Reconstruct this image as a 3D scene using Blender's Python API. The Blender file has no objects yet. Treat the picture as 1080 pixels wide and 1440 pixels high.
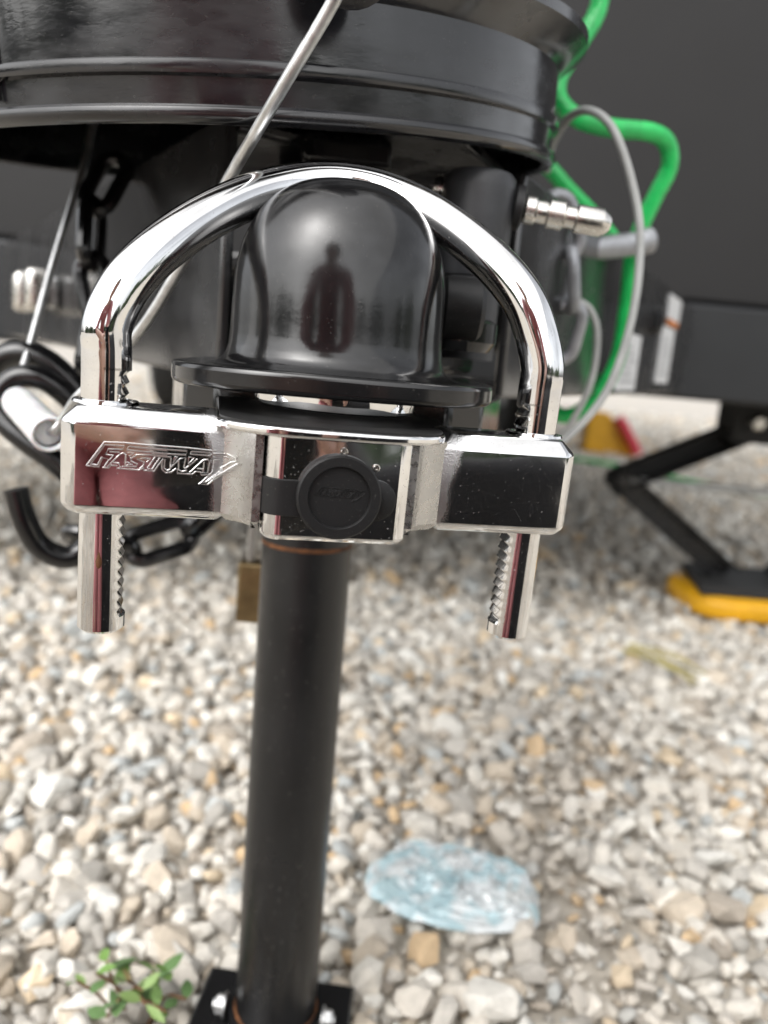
import bpy, bmesh, math, random
import numpy as np
from mathutils import Vector, Matrix, Euler

random.seed(7)
rng = np.random.default_rng(7)
scene = bpy.context.scene
COL = scene.collection

# ------------------------------------------------------------------ camera
FPX, PITCH, ROLL = 1100.0, math.radians(11.5), math.radians(5.0)   # focal length in px of a 1080 px wide frame
CAM = Vector((0, 0, 0.41))
cF = Vector((0, math.cos(PITCH), -math.sin(PITCH)))
cU0 = Vector((0, math.sin(PITCH), math.cos(PITCH)))
cR0 = Vector((1, 0, 0))
cR = cR0 * math.cos(ROLL) + cU0 * math.sin(ROLL)
cU = cU0 * math.cos(ROLL) - cR0 * math.sin(ROLL)
cam_d = bpy.data.cameras.new('camera')
cam = bpy.data.objects.new('camera', cam_d)
COL.objects.link(cam)
cam.matrix_world = Matrix(((cR.x, cU.x, -cF.x, CAM.x), (cR.y, cU.y, -cF.y, CAM.y), (cR.z, cU.z, -cF.z, CAM.z), (0, 0, 0, 1)))
cam_d.sensor_fit = 'HORIZONTAL'
cam_d.sensor_width = 36.0
cam_d.lens = 36.0 * FPX / 1080.0
cam_d.clip_start = 0.01
cam_d.clip_end = 1000
cam_d.dof.use_dof = True
cam_d.dof.focus_distance = 0.268
cam_d.dof.aperture_fstop = 9.0
scene.camera = cam

# ------------------------------------------------------------------ sky and sun (bright overcast)
SUN_EL, SUN_AZ = math.radians(48), math.radians(215)     # azimuth clockwise from +Y
world = bpy.data.worlds.new('World')
scene.world = world
world.use_nodes = True
wn, wl = world.node_tree.nodes, world.node_tree.links
wn.clear()
wo = wn.new('ShaderNodeOutputWorld')
bg = wn.new('ShaderNodeBackground')
sky = wn.new('ShaderNodeTexSky')
sky.sky_type = 'NISHITA'
sky.sun_disc = False
sky.sun_elevation = SUN_EL
sky.sun_rotation = SUN_AZ
sky.air_density = 1.0
sky.dust_density = 4.0
hs = wn.new('ShaderNodeHueSaturation')
hs.inputs['Saturation'].default_value = 0.16
tc = wn.new('ShaderNodeTexCoord')
nz = wn.new('ShaderNodeTexNoise')
nz.inputs['Scale'].default_value = 2.2
nz.inputs['Detail'].default_value = 5
nz.inputs['Roughness'].default_value = 0.55
mp = wn.new('ShaderNodeMapping')
mp.inputs['Scale'].default_value = (1, 1, 2.2)
mr = wn.new('ShaderNodeMapRange')
mr.inputs['From Min'].default_value = 0.3
mr.inputs['From Max'].default_value = 0.7
mr.inputs['To Min'].default_value = 0.72
mr.inputs['To Max'].default_value = 1.25
mul = wn.new('ShaderNodeMixRGB')
mul.blend_type = 'MULTIPLY'
mul.inputs['Fac'].default_value = 1
wl.new(sky.outputs[0], hs.inputs['Color'])
wl.new(tc.outputs['Generated'], mp.inputs[0])
wl.new(mp.outputs[0], nz.inputs['Vector'])
wl.new(nz.outputs[0], mr.inputs[0])
wl.new(hs.outputs[0], mul.inputs[1])
wl.new(mr.outputs[0], mul.inputs[2])
wl.new(mul.outputs[0], bg.inputs[0])
bg.inputs['Strength'].default_value = 0.15
wl.new(bg.outputs[0], wo.inputs[0])

sun_d = bpy.data.lights.new('sun', 'SUN')
sun_d.energy = 0.8
sun_d.angle = math.radians(140)
sun_d.color = (1.0, 0.96, 0.9)
sun = bpy.data.objects.new('sun', sun_d)
COL.objects.link(sun)
sd = Vector((math.sin(SUN_AZ) * math.cos(SUN_EL), math.cos(SUN_AZ) * math.cos(SUN_EL), math.sin(SUN_EL)))
sun.rotation_euler = (-sd).to_track_quat('-Z', 'Y').to_euler()
sun.location = sd * 20

scene.view_settings.view_transform = 'Standard'
scene.view_settings.look = 'None'
scene.view_settings.exposure = 1.07
scene.view_settings.gamma = 1
scene.view_settings.use_curve_mapping = False
scene.render.engine = 'CYCLES'
scene.cycles.max_bounces = 8
scene.cycles.use_denoising = True


# ------------------------------------------------------------------ helpers: where a photo point lies at a given distance
def ray(px, py):
    return cF + cR * ((px - 540) / FPX) - cU * ((py - 720) / FPX)


def P(px, py, Y):
    d = ray(px, py)
    return CAM + d * (Y / d.y)


GZ = -0.028      # level of the ground


def G(px, py, z=-0.028):
    d = ray(px, py)
    return CAM + d * ((z - CAM.z) / d.z)


# ------------------------------------------------------------------ materials
MATS = {}


def mat(name, base, rough=0.5, metal=0.0, coat=0.0, var=0.0, vscale=20, rvar=0.0, rscale=40, bump=0.0, bscale=200,
        spec=0.5, trans=0.0, dust=0.0, dust_scale=500, dust_col=(0.35, 0.33, 0.3), coords='Object', tint=None, sss=0.0, stretch=None):
    m = bpy.data.materials.new(name)
    m.use_nodes = True
    n, l = m.node_tree.nodes, m.node_tree.links
    b = n['Principled BSDF']
    b.inputs['Base Color'].default_value = (*base, 1)
    b.inputs['Roughness'].default_value = rough
    b.inputs['Metallic'].default_value = metal
    b.inputs['Coat Weight'].default_value = coat
    b.inputs['Coat Roughness'].default_value = 0.14
    b.inputs['Specular IOR Level'].default_value = spec
    b.inputs['Transmission Weight'].default_value = trans
    if sss:
        b.inputs['Subsurface Weight'].default_value = sss
        b.inputs['Subsurface Scale'].default_value = 0.004
    tc = n.new('ShaderNodeTexCoord')
    vec = tc.outputs[coords]
    if stretch:
        mpn = n.new('ShaderNodeMapping')
        mpn.inputs['Scale'].default_value = stretch
        l.new(vec, mpn.inputs[0])
        vec = mpn.outputs[0]

    def noise(scale, detail=4):
        t = n.new('ShaderNodeTexNoise')
        t.inputs['Scale'].default_value = scale
        t.inputs['Detail'].default_value = detail
        t.inputs['Roughness'].default_value = 0.6
        l.new(vec, t.inputs['Vector'])
        return t.outputs[0]

    def ramp(src, a, b_, c, d):
        r = n.new('ShaderNodeMapRange')
        r.inputs['From Min'].default_value = a
        r.inputs['From Max'].default_value = b_
        r.inputs['To Min'].default_value = c
        r.inputs['To Max'].default_value = d
        l.new(src, r.inputs[0])
        return r.outputs[0]
    colsock = None
    if var > 0:
        mx = n.new('ShaderNodeMixRGB')
        t2 = tint or tuple(min(1, c * (1 + var)) for c in base)
        mx.inputs[1].default_value = (*[c * (1 - var) for c in base], 1)
        mx.inputs[2].default_value = (*t2, 1)
        l.new(ramp(noise(vscale), 0.3, 0.7, 0, 1), mx.inputs[0])
        colsock = mx.outputs[0]
    if dust > 0:
        mx = n.new('ShaderNodeMixRGB')
        if colsock:
            l.new(colsock, mx.inputs[1])
        else:
            mx.inputs[1].default_value = (*base, 1)
        mx.inputs[2].default_value = (*dust_col, 1)
        fac = ramp(noise(dust_scale, 2), 0.66, 0.74, 0, dust)
        l.new(fac, mx.inputs[0])
        colsock = mx.outputs[0]
        if metal > 0:
            l.new(ramp(fac, 0, 1, metal, 0), b.inputs['Metallic'])
    if colsock:
        l.new(colsock, b.inputs['Base Color'])
    if rvar > 0:
        l.new(ramp(noise(rscale), 0.35, 0.7, max(0.01, rough - rvar * 0.4), rough + rvar), b.inputs['Roughness'])
    if bump > 0:
        bp = n.new('ShaderNodeBump')
        bp.inputs['Strength'].default_value = 1.0
        bp.inputs['Distance'].default_value = bump
        l.new(noise(bscale), bp.inputs['Height'])
        l.new(bp.outputs[0], b.inputs['Normal'])
    MATS[name] = m
    return m


mat('chrome', (0.80, 0.80, 0.80), 0.035, 1.0, rvar=0.09, rscale=45, var=0.10, vscale=70, bump=0.000014, bscale=60, dust=0.4, dust_scale=1200)
mat('chrome_emblem', (0.86, 0.86, 0.85), 0.30, 1.0)
mat('chrome_cast', (0.60, 0.59, 0.575), 0.26, 1.0, rvar=0.12, rscale=300, bump=0.00010, bscale=2200)
mat('black_paint', (0.006, 0.006, 0.0065), 0.15, coat=0.25, rvar=0.12, rscale=25, bump=0.00010, bscale=70, dust=0.08, dust_scale=900, spec=0.55)
mat('rail_paint', (0.030, 0.030, 0.031), 0.20, coat=0.3, rvar=0.15, rscale=15, var=0.3, vscale=12, bump=0.0001, bscale=50, spec=0.9)
mat('post_paint', (0.009, 0.009, 0.0095), 0.30, var=0.35, vscale=25, rvar=0.15, rscale=18, bump=0.00012, bscale=160, dust=0.14, dust_scale=420, stretch=(1, 1, 0.6))
mat('black_satin', (0.030, 0.031, 0.034), 0.42, var=0.25, vscale=80, bump=0.00008, bscale=300)
mat('black_worn', (0.008, 0.008, 0.009), 0.24, rvar=0.25, rscale=30, var=0.5, vscale=60, bump=0.0001, bscale=120, dust=0.22, dust_scale=500)
mat('black_platform', (0.008, 0.008, 0.008), 0.55, bump=0.00012, bscale=1500, dust=0.25, dust_scale=1100)
mat('rubber', (0.008, 0.008, 0.0085), 0.5, bump=0.00005, bscale=1500, dust=0.12, dust_scale=1200, spec=0.4)
mat('bucket_plastic', (0.008, 0.008, 0.010), 0.16, coat=0.35, spec=0.7, rvar=0.22, rscale=22, var=0.5, vscale=25, bump=0.00012, bscale=45, dust=0.12, dust_scale=600, stretch=(1, 1, 2.5))
mat('zinc', (0.66, 0.67, 0.67), 0.42, 1.0, rvar=0.2, rscale=120, var=0.25, vscale=90, bump=0.00008, bscale=300)
mat('stainless', (0.74, 0.72, 0.68), 0.22, 1.0, rvar=0.12, rscale=150, bump=0.00005, bscale=400)
mat('white_plastic', (0.72, 0.73, 0.74), 0.35, var=0.1, vscale=40, sss=0.2)
mat('brass', (0.26, 0.19, 0.10), 0.42, 1.0, rvar=0.2, var=0.3, vscale=60)
mat('green_cable', (0.012, 0.52, 0.11), 0.32, var=0.25, vscale=60, coat=0.4, bump=0.0003, bscale=160)
mat('grey_cable', (0.42, 0.43, 0.42), 0.4, var=0.15, vscale=50)
mat('grey_chain', (0.34, 0.35, 0.37), 0.38, 0.5, rvar=0.2, var=0.25, vscale=80)
mat('wall_panel', (0.0125, 0.012, 0.0122), 0.48, var=0.2, vscale=1.2, bump=0.0002, bscale=90, spec=0.32, rvar=0.15, rscale=2)
mat('skirt_panel', (0.0155, 0.0165, 0.018), 0.45, var=0.2, vscale=3, spec=0.36, rvar=0.12, rscale=4)  # lighter, bluer than the wall: light from its orientation put into the colour
mat('underside', (0.02, 0.02, 0.02), 0.8)
mat('yellow_plastic', (0.70, 0.36, 0.010), 0.42, var=0.12, vscale=15)
mat('red_plastic', (0.55, 0.02, 0.04), 0.4)
mat('label_white', (0.72, 0.73, 0.74), 0.5, var=0.06, vscale=60)
mat('orange_tape', (0.7, 0.25, 0.08), 0.5)
mat('rust', (0.035, 0.020, 0.012), 0.85, var=0.6, vscale=90, tint=(0.22, 0.085, 0.028))
mat('tyre', (0.02, 0.02, 0.02), 0.7)
mat('leaf', (0.11, 0.25, 0.06), 0.5, var=0.35, vscale=40, tint=(0.20, 0.34, 0.07), spec=0.4)
mat('stem', (0.16, 0.08, 0.035), 0.7)
mat('dry_grass', (0.42, 0.36, 0.12), 0.7, var=0.2, vscale=60)
mat('skin', (0.50, 0.29, 0.22), 0.5, sss=0.1)
mat('rose_cloth', (0.42, 0.15, 0.155), 0.8, var=0.15, vscale=40)
mat('dark_cloth', (0.012, 0.012, 0.014), 0.8)
mat('hair', (0.03, 0.018, 0.012), 0.5)
mat('phone_black', (0.008, 0.008, 0.009), 0.2)
mat('tree_leaf', (0.045, 0.07, 0.03), 0.7, var=0.4, vscale=1)
mat('padlock_steel', (0.5, 0.5, 0.5), 0.3, 1.0)
mat('eye_white', (0.8, 0.78, 0.75), 0.2)


def arm_material():
    m = MATS['chrome'].copy()
    m.name = 'chrome_arm'
    n, l = m.node_tree.nodes, m.node_tree.links
    b = n['Principled BSDF']
    tcn = n.new('ShaderNodeTexCoord')
    sx = n.new('ShaderNodeSeparateXYZ')
    l.new(tcn.outputs['Object'], sx.inputs[0])
    ab = n.new('ShaderNodeMath')
    ab.operation = 'ABSOLUTE'
    l.new(sx.outputs[0], ab.inputs[0])
    t = n.new('ShaderNodeTexNoise')
    t.inputs['Scale'].default_value = 90
    t.inputs['Detail'].default_value = 6
    l.new(tcn.outputs['Object'], t.inputs['Vector'])
    wob = n.new('ShaderNodeMath')
    wob.operation = 'MULTIPLY_ADD'
    wob.inputs[1].default_value = 0.006
    l.new(t.outputs[0], wob.inputs[0])
    l.new(ab.outputs[0], wob.inputs[2])
    z2 = n.new('ShaderNodeMath')
    z2.operation = 'MULTIPLY_ADD'
    z2.inputs[1].default_value = -0.10
    l.new(sx.outputs[2], z2.inputs[0])
    l.new(wob.outputs[0], z2.inputs[2])
    mk = n.new('ShaderNodeMapRange')
    mk.inputs['From Min'].default_value = 0.0455
    mk.inputs['From Max'].default_value = 0.0425
    l.new(z2.outputs[0], mk.inputs[0])
    fine = n.new('ShaderNodeTexNoise')
    fine.inputs['Scale'].default_value = 1700
    l.new(tcn.outputs['Object'], fine.inputs['Vector'])
    old = b.inputs['Roughness'].links[0].from_socket
    mx = n.new('ShaderNodeMix')
    l.new(mk.outputs[0], mx.inputs[0])
    l.new(old, mx.inputs[2])
    mx.inputs[3].default_value = 0.30
    l.new(mx.outputs[0], b.inputs['Roughness'])
    hm = n.new('ShaderNodeMath')
    hm.operation = 'MULTIPLY'
    l.new(mk.outputs[0], hm.inputs[0])
    l.new(fine.outputs[0], hm.inputs[1])
    bp = n.new('ShaderNodeBump')
    bp.inputs['Distance'].default_value = 0.00016
    l.new(hm.outputs[0], bp.inputs['Height'])
    l.new(b.inputs['Normal'].links[0].from_socket, bp.inputs['Normal'])
    l.new(bp.outputs[0], b.inputs['Normal'])
    MATS['chrome_arm'] = m


arm_material()


def film_material():
    m = bpy.data.materials.new('blue_film')
    m.use_nodes = True
    n, l = m.node_tree.nodes, m.node_tree.links
    b = n['Principled BSDF']
    b.inputs['Base Color'].default_value = (0.60, 0.86, 0.92, 1)
    b.inputs['Roughness'].default_value = 0.05
    b.inputs['Transmission Weight'].default_value = 0.42
    b.inputs['IOR'].default_value = 1.4
    b.inputs['Coat Weight'].default_value = 1.0
    b.inputs['Coat Roughness'].default_value = 0.03
    b.inputs['Specular IOR Level'].default_value = 0.8
    tcn = n.new('ShaderNodeTexCoord')
    t = n.new('ShaderNodeTexNoise')
    t.inputs['Scale'].default_value = 70
    l.new(tcn.outputs['Object'], t.inputs['Vector'])
    bp = n.new('ShaderNodeBump')
    bp.inputs['Distance'].default_value = 0.002
    l.new(t.outputs[0], bp.inputs['Height'])
    l.new(bp.outputs[0], b.inputs['Normal'])
    mx = n.new('ShaderNodeMixRGB')
    t2 = n.new('ShaderNodeTexNoise')
    t2.inputs['Scale'].default_value = 55
    l.new(tcn.outputs['Object'], t2.inputs['Vector'])
    mrn = n.new('ShaderNodeMapRange')
    mrn.inputs['From Min'].default_value = 0.45
    mrn.inputs['From Max'].default_value = 0.58
    l.new(t2.outputs[0], mrn.inputs[0])
    l.new(mrn.outputs[0], mx.inputs[0])
    mx.inputs[1].default_value = (0.64, 0.86, 0.92, 1)
    mx.inputs[2].default_value = (0.92, 0.96, 0.97, 1)
    l.new(mx.outputs[0], b.inputs['Base Color'])
    MATS['blue_film'] = m


film_material()


def stone_material(name, use_object):
    m = bpy.data.materials.new(name)
    m.use_nodes = True
    n, l = m.node_tree.nodes, m.node_tree.links
    b = n['Principled BSDF']
    b.inputs['Roughness'].default_value = 0.85
    b.inputs['Specular IOR Level'].default_value = 0.25
    if use_object:
        s = n.new('ShaderNodeObjectInfo').outputs['Color']
    else:
        a = n.new('ShaderNodeAttribute')
        a.attribute_name = 'stone_colour'
        s = a.outputs['Color']
    geo = n.new('ShaderNodeNewGeometry')
    t = n.new('ShaderNodeTexNoise')
    t.inputs['Scale'].default_value = 130
    t.inputs['Detail'].default_value = 5
    t.inputs['Roughness'].default_value = 0.65
    l.new(geo.outputs['Position'], t.inputs['Vector'])
    r = n.new('ShaderNodeMapRange')
    r.inputs['From Min'].default_value = 0.3
    r.inputs['From Max'].default_value = 0.7
    r.inputs['To Min'].default_value = 0.84
    r.inputs['To Max'].default_value = 1.13
    l.new(t.outputs[0], r.inputs[0])
    mx = n.new('ShaderNodeMixRGB')
    mx.blend_type = 'MULTIPLY'
    mx.inputs[0].default_value = 1
    l.new(s, mx.inputs[1])
    l.new(r.outputs[0], mx.inputs[2])
    l.new(mx.outputs[0], b.inputs['Base Color'])
    bp = n.new('ShaderNodeBump')
    bp.inputs['Distance'].default_value = 0.0012
    l.new(t.outputs[0], bp.inputs['Height'])
    l.new(bp.outputs[0], b.inputs['Normal'])
    MATS[name] = m


stone_material('stone', True)
stone_material('gravel', False)


def ground_material():
    m = bpy.data.materials.new('ground')
    m.use_nodes = True
    n, l = m.node_tree.nodes, m.node_tree.links
    b = n['Principled BSDF']
    b.inputs['Roughness'].default_value = 0.95
    b.inputs['Specular IOR Level'].default_value = 0.2
    geo = n.new('ShaderNodeNewGeometry')
    v = n.new('ShaderNodeTexVoronoi')
    v.inputs['Scale'].default_value = 34
    l.new(geo.outputs['Position'], v.inputs['Vector'])
    cr = n.new('ShaderNodeValToRGB')
    e = cr.color_ramp.elements
    e[0].position, e[0].color = 0.0, (0.30, 0.28, 0.25, 1)
    e[1].position, e[1].color = 1.0, (0.55, 0.53, 0.50, 1)
    for p_, c_ in ((0.35, (0.42, 0.41, 0.39, 1)), (0.6, (0.47, 0.45, 0.42, 1)), (0.8, (0.45, 0.37, 0.27, 1))):
        k = e.new(p_)
        k.color = c_
    sp = n.new('ShaderNodeSeparateColor')
    l.new(v.outputs['Color'], sp.inputs[0])
    l.new(sp.outputs[0], cr.inputs[0])
    # bare dirt between the near stones, pale stony surface farther off
    sx = n.new('ShaderNodeSeparateXYZ')
    l.new(geo.outputs['Position'], sx.inputs[0])
    ln = n.new('ShaderNodeVectorMath')
    ln.operation = 'LENGTH'
    l.new(geo.outputs['Position'], ln.inputs[0])
    mrn = n.new('ShaderNodeMapRange')
    mrn.inputs['From Min'].default_value = 5
    mrn.inputs['From Max'].default_value = 8
    l.new(ln.outputs['Value'], mrn.inputs[0])
    mx = n.new('ShaderNodeMixRGB')
    mx.inputs[1].default_value = (0.46, 0.42, 0.36, 1)
    l.new(mrn.outputs[0], mx.inputs[0])
    l.new(cr.outputs[0], mx.inputs[2])
    l.new(mx.outputs[0], b.inputs['Base Color'])
    bp = n.new('ShaderNodeBump')
    bp.inputs['Distance'].default_value = 0.012
    l.new(v.outputs['Distance'], bp.inputs['Height'])
    bp.invert = True
    l.new(bp.outputs[0], b.inputs['Normal'])
    MATS['ground'] = m


ground_material()


# ------------------------------------------------------------------ object helpers
def basis(o):
    m = Matrix.Identity(4)
    while o is not None:
        m = o.matrix_basis @ m
        o = o.parent
    return m


def tag(o, label=None, cat=None, group=None, kind=None):
    if label:
        o['label'] = label
    if cat:
        o['category'] = cat
    if group:
        o['group'] = group
    if kind:
        o['kind'] = kind
    return o


def thing(name, label, cat, loc=(0, 0, 0), m=None, group=None):
    o = bpy.data.objects.new(name, None)
    o.empty_display_size = 0.02
    COL.objects.link(o)
    if m is not None:
        o.matrix_basis = m
    else:
        o.location = loc
    return tag(o, label, cat, group)


def obj(name, verts, faces, material, parent=None, world=False, smooth=True, bevel=0.0, segs=2, angle=35, sub=0):
    """one mesh object; vertices in the parent's space, or in world space when world is set"""
    if parent is not None and world:
        inv = basis(parent).inverted()
        verts = [inv @ Vector(v) for v in verts]
    me = bpy.data.meshes.new(name)
    me.from_pydata([tuple(v) for v in verts], [], [tuple(f) for f in faces])
    me.update()
    bm = bmesh.new()
    bm.from_mesh(me)
    bmesh.ops.recalc_face_normals(bm, faces=bm.faces)
    bm.to_mesh(me)
    bm.free()
    me.materials.append(MATS[material])
    if smooth:
        me.polygons.foreach_set('use_smooth', [True] * len(me.polygons))
        try:
            me.set_sharp_from_angle(angle=math.radians(angle))
        except Exception:
            pass
    o = bpy.data.objects.new(name, me)
    COL.objects.link(o)
    if parent is not None:
        o.parent = parent
    if bevel > 0:
        b = o.modifiers.new('bevel', 'BEVEL')
        b.width = bevel
        b.segments = segs
        b.limit_method = 'ANGLE'
        b.angle_limit = math.radians(30)
        b.harden_normals = False
    if sub:
        s = o.modifiers.new('sub', 'SUBSURF')
        s.levels = s.render_levels = sub
    return o


def catmull(pts, n=8, closed=False):
    pts = [Vector(p) for p in pts]
    out = []
    N = len(pts)
    rngi = range(N if closed else N - 1)
    for i in rngi:
        if closed:
            a, b, c, d = pts[(i - 1) % N], pts[i], pts[(i + 1) % N], pts[(i + 2) % N]
        else:
            b, c = pts[i], pts[i + 1]
            a = pts[i - 1] if i > 0 else b * 2 - c
            d = pts[i + 2] if i + 2 < N else c * 2 - b
        for k in range(n):
            t = k / n
            out.append(0.5 * ((2 * b) + (c - a) * t + (2 * a - 5 * b + 4 * c - d) * t * t + (3 * b - a - 3 * c + d) * t ** 3))
    if not closed:
        out.append(pts[-1])
    return out


def tube(path, r, seg=12, closed=False, weave=0.0, turns=0.0, lobes=6):
    path = [Vector(p) for p in path]
    N = len(path)
    rs = r if isinstance(r, (list, tuple)) else [r] * N
    tans = []
    for i in range(N):
        if closed:
            t = path[(i + 1) % N] - path[i - 1]
        else:
            t = path[min(N - 1, i + 1)] - path[max(0, i - 1)]
        tans.append(t.normalized() if t.length > 1e-9 else Vector((0, 0, 1)))
    e = Vector((0, 0, 1)) if abs(tans[0].z) < 0.9 else Vector((1, 0, 0))
    e = (e - tans[0] * e.dot(tans[0])).normalized()
    V, Fc = [], []
    run = 0.0
    for i in range(N):
        if i:
            run += (path[i] - path[i - 1]).length
        e = (e - tans[i] * e.dot(tans[i])).normalized()
        f2 = tans[i].cross(e)
        for k in range(seg):
            a = 2 * math.pi * k / seg
            V.append(path[i] + (e * math.cos(a) + f2 * math.sin(a)) * rs[i] * (1 + weave * math.cos(lobes * a + turns * run)))
    for i in range(N if closed else N - 1):
        j = (i + 1) % N
        for k in range(seg):
            k2 = (k + 1) % seg
            Fc.append((i * seg + k, i * seg + k2, j * seg + k2, j * seg + k))
    if not closed:
        Fc.append(tuple(range(seg))[::-1])
        Fc.append(tuple((N - 1) * seg + k for k in range(seg)))
    return V, Fc


def lathe(profile, seg=48, m=None, cap=True):
    """profile: list of (radius, height) turned round z"""
    V, Fc = [], []
    for r, z in profile:
        for k in range(seg):
            a = 2 * math.pi * k / seg
            V.append(Vector((r * math.cos(a), r * math.sin(a), z)))
    for i in range(len(profile) - 1):
        for k in range(seg):
            k2 = (k + 1) % seg
            Fc.append((i * seg + k, i * seg + k2, (i + 1) * seg + k2, (i + 1) * seg + k))
    if cap:
        Fc.append(tuple(range(seg))[::-1])
        Fc.append(tuple((len(profile) - 1) * seg + k for k in range(seg)))
    if m is not None:
        V = [m @ v for v in V]
    return V, Fc


def box(x0, x1, y0, y1, z0, z1, m=None):
    V = [Vector((x, y, z)) for z in (z0, z1) for y in (y0, y1) for x in (x0, x1)]
    if m is not None:
        V = [m @ v for v in V]
    return V, [(0, 2, 3, 1), (4, 5, 7, 6), (0, 1, 5, 4), (2, 6, 7, 3), (0, 4, 6, 2), (1, 3, 7, 5)]


def offset_poly(poly, d):
    n = len(poly)
    out = []
    for i in range(n):
        a, b, c = Vector(poly[i - 1]), Vector(poly[i]), Vector(poly[(i + 1) % n])
        e1, e2 = (b - a).normalized(), (c - b).normalized()
        n1, n2 = Vector((-e1.y, e1.x)), Vector((-e2.y, e2.x))
        k = (n1 + n2)
        k = k / max(0.3, k.dot(n1)) if k.length > 1e-6 else n1
        out.append(b + k * d)
    return out


def prism(poly, z0, z1, ct=0.0, cb=0.0):
    """poly counter-clockwise from above, extruded z0..z1 with chamfers at top and bottom"""
    layers = []
    if cb > 0:
        layers += [(offset_poly(poly, cb), z0), (poly, z0 + cb)]
    else:
        layers += [(poly, z0)]
    if ct > 0:
        layers += [(poly, z1 - ct), (offset_poly(poly, ct), z1)]
    else:
        layers += [(poly, z1)]
    n = len(poly)
    V, Fc = [], []
    for pl, z in layers:
        V += [Vector((p[0], p[1], z)) for p in pl]
    for i in range(len(layers) - 1):
        for k in range(n):
            k2 = (k + 1) % n
            Fc.append((i * n + k, i * n + k2, (i + 1) * n + k2, (i + 1) * n + k))
    Fc.append(tuple(range(n))[::-1])
    Fc.append(tuple((len(layers) - 1) * n + k for k in range(n)))
    return V, Fc


def merge(*parts):
    V, Fc = [], []
    for v, f in parts:
        o = len(V)
        V += list(v)
        Fc += [tuple(i + o for i in q) for q in f]
    return V, Fc


def frame_at(p, x_axis, z_axis):
    x = Vector(x_axis).normalized()
    z = Vector(z_axis)
    z = (z - x * z.dot(x)).normalized()
    y = z.cross(x)
    return Matrix(((x.x, y.x, z.x, p[0]), (x.y, y.y, z.y, p[1]), (x.z, y.z, z.z, p[2]), (0, 0, 0, 1)))


def along(a, b, up=(0, 0, 1)):
    """matrix with z from a to b"""
    a, b = Vector(a), Vector(b)
    z = (b - a).normalized()
    x = Vector(up).cross(z)
    if x.length < 1e-4:
        x = Vector((1, 0, 0))
    x.normalize()
    y = z.cross(x)
    return Matrix(((x.x, y.x, z.x, a.x), (x.y, y.y, z.y, a.y), (x.z, y.z, z.z, a.z), (0, 0, 0, 1)))


# ------------------------------------------------------------------ frames of the lock and of the trailer
M_LOCK = Matrix.Translation((-0.0171, 0.2557, 0.3683)) @ Matrix.Rotation(0.2239, 4, 'Z') @ Matrix.Rotation(0.0165, 4, 'X') @ Matrix.Rotation(0.0092, 4, 'Y')
M_TR = Matrix.Translation((-0.0232, 0.3005, 0.3683)) @ Matrix.Rotation(math.radians(3), 4, 'Z')


def lock_uv(px, py, v=0.0):
    d = M_LOCK.to_3x3().inverted() @ ray(px, py)
    o = M_LOCK.inverted() @ CAM
    return o + d * ((v - o.y) / d.y)


def TR(u, v, w):
    return M_TR @ Vector((u, v, w))


# ================================================================== GROUND
S = 400
gv, gf = [(-S, -S, GZ), (S, -S, GZ), (S, S, GZ), (-S, S, GZ)], [(0, 1, 2, 3)]
ground = obj('ground', gv, gf, 'ground', smooth=False)
tag(ground, kind='structure')


def make_stone_shapes(n, npts):
    shapes = []
    for i in range(n):
        r = np.random.default_rng(100 + i + npts)
        pts = r.normal(size=(npts, 3))
        pts /= np.linalg.norm(pts, axis=1)[:, None]
        pts = np.sign(pts) * np.abs(pts) ** r.uniform(0.65, 0.95)
        pts *= np.array([1.0, r.uniform(0.52, 0.88), r.uniform(0.38, 0.68)])
        bm = bmesh.new()
        for p in pts:
            bm.verts.new(p)
        h = bmesh.ops.convex_hull(bm, input=bm.verts)
        bmesh.ops.delete(bm, geom=list(set(h['geom_interior'] + h['geom_unused'])), context='VERTS')
        bmesh.ops.triangulate(bm, faces=bm.faces)
        bm.verts.index_update()
        v = np.array([x.co[:] for x in bm.verts])
        f = np.array([[x.index for x in q.verts] for q in bm.faces])
        bm.free()
        v -= v.mean(0)
        v /= np.abs(v[:, 0]).max()
        shapes.append((v, f))
    return shapes


SH_NEAR = make_stone_shapes(26, 20)
SH_FAR = make_stone_shapes(14, 13)

PALETTE = np.array([(0.55, 0.52, 0.475), (0.63, 0.605, 0.56), (0.47, 0.45, 0.42), (0.40, 0.385, 0.36), (0.67, 0.655, 0.62),
                    (0.52, 0.46, 0.385), (0.56, 0.42, 0.27), (0.43, 0.45, 0.455), (0.38, 0.34, 0.295), (0.60, 0.50, 0.37), (0.70, 0.695, 0.67)])
PW = np.array([0.20, 0.17, 0.16, 0.09, 0.10, 0.11, 0.022, 0.05, 0.035, 0.03, 0.05])
PW = PW / PW.sum()


def dirt_mask(x, y):
    """0..1: the worn, dirtier strip at the right of the jack"""
    c = 0.17 + 0.16 * (y - 0.5) + 0.03 * np.sin(y * 17)
    return np.exp(-((x - c) / 0.055) ** 2) * (y > 0.4) * (y < 0.95)


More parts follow.
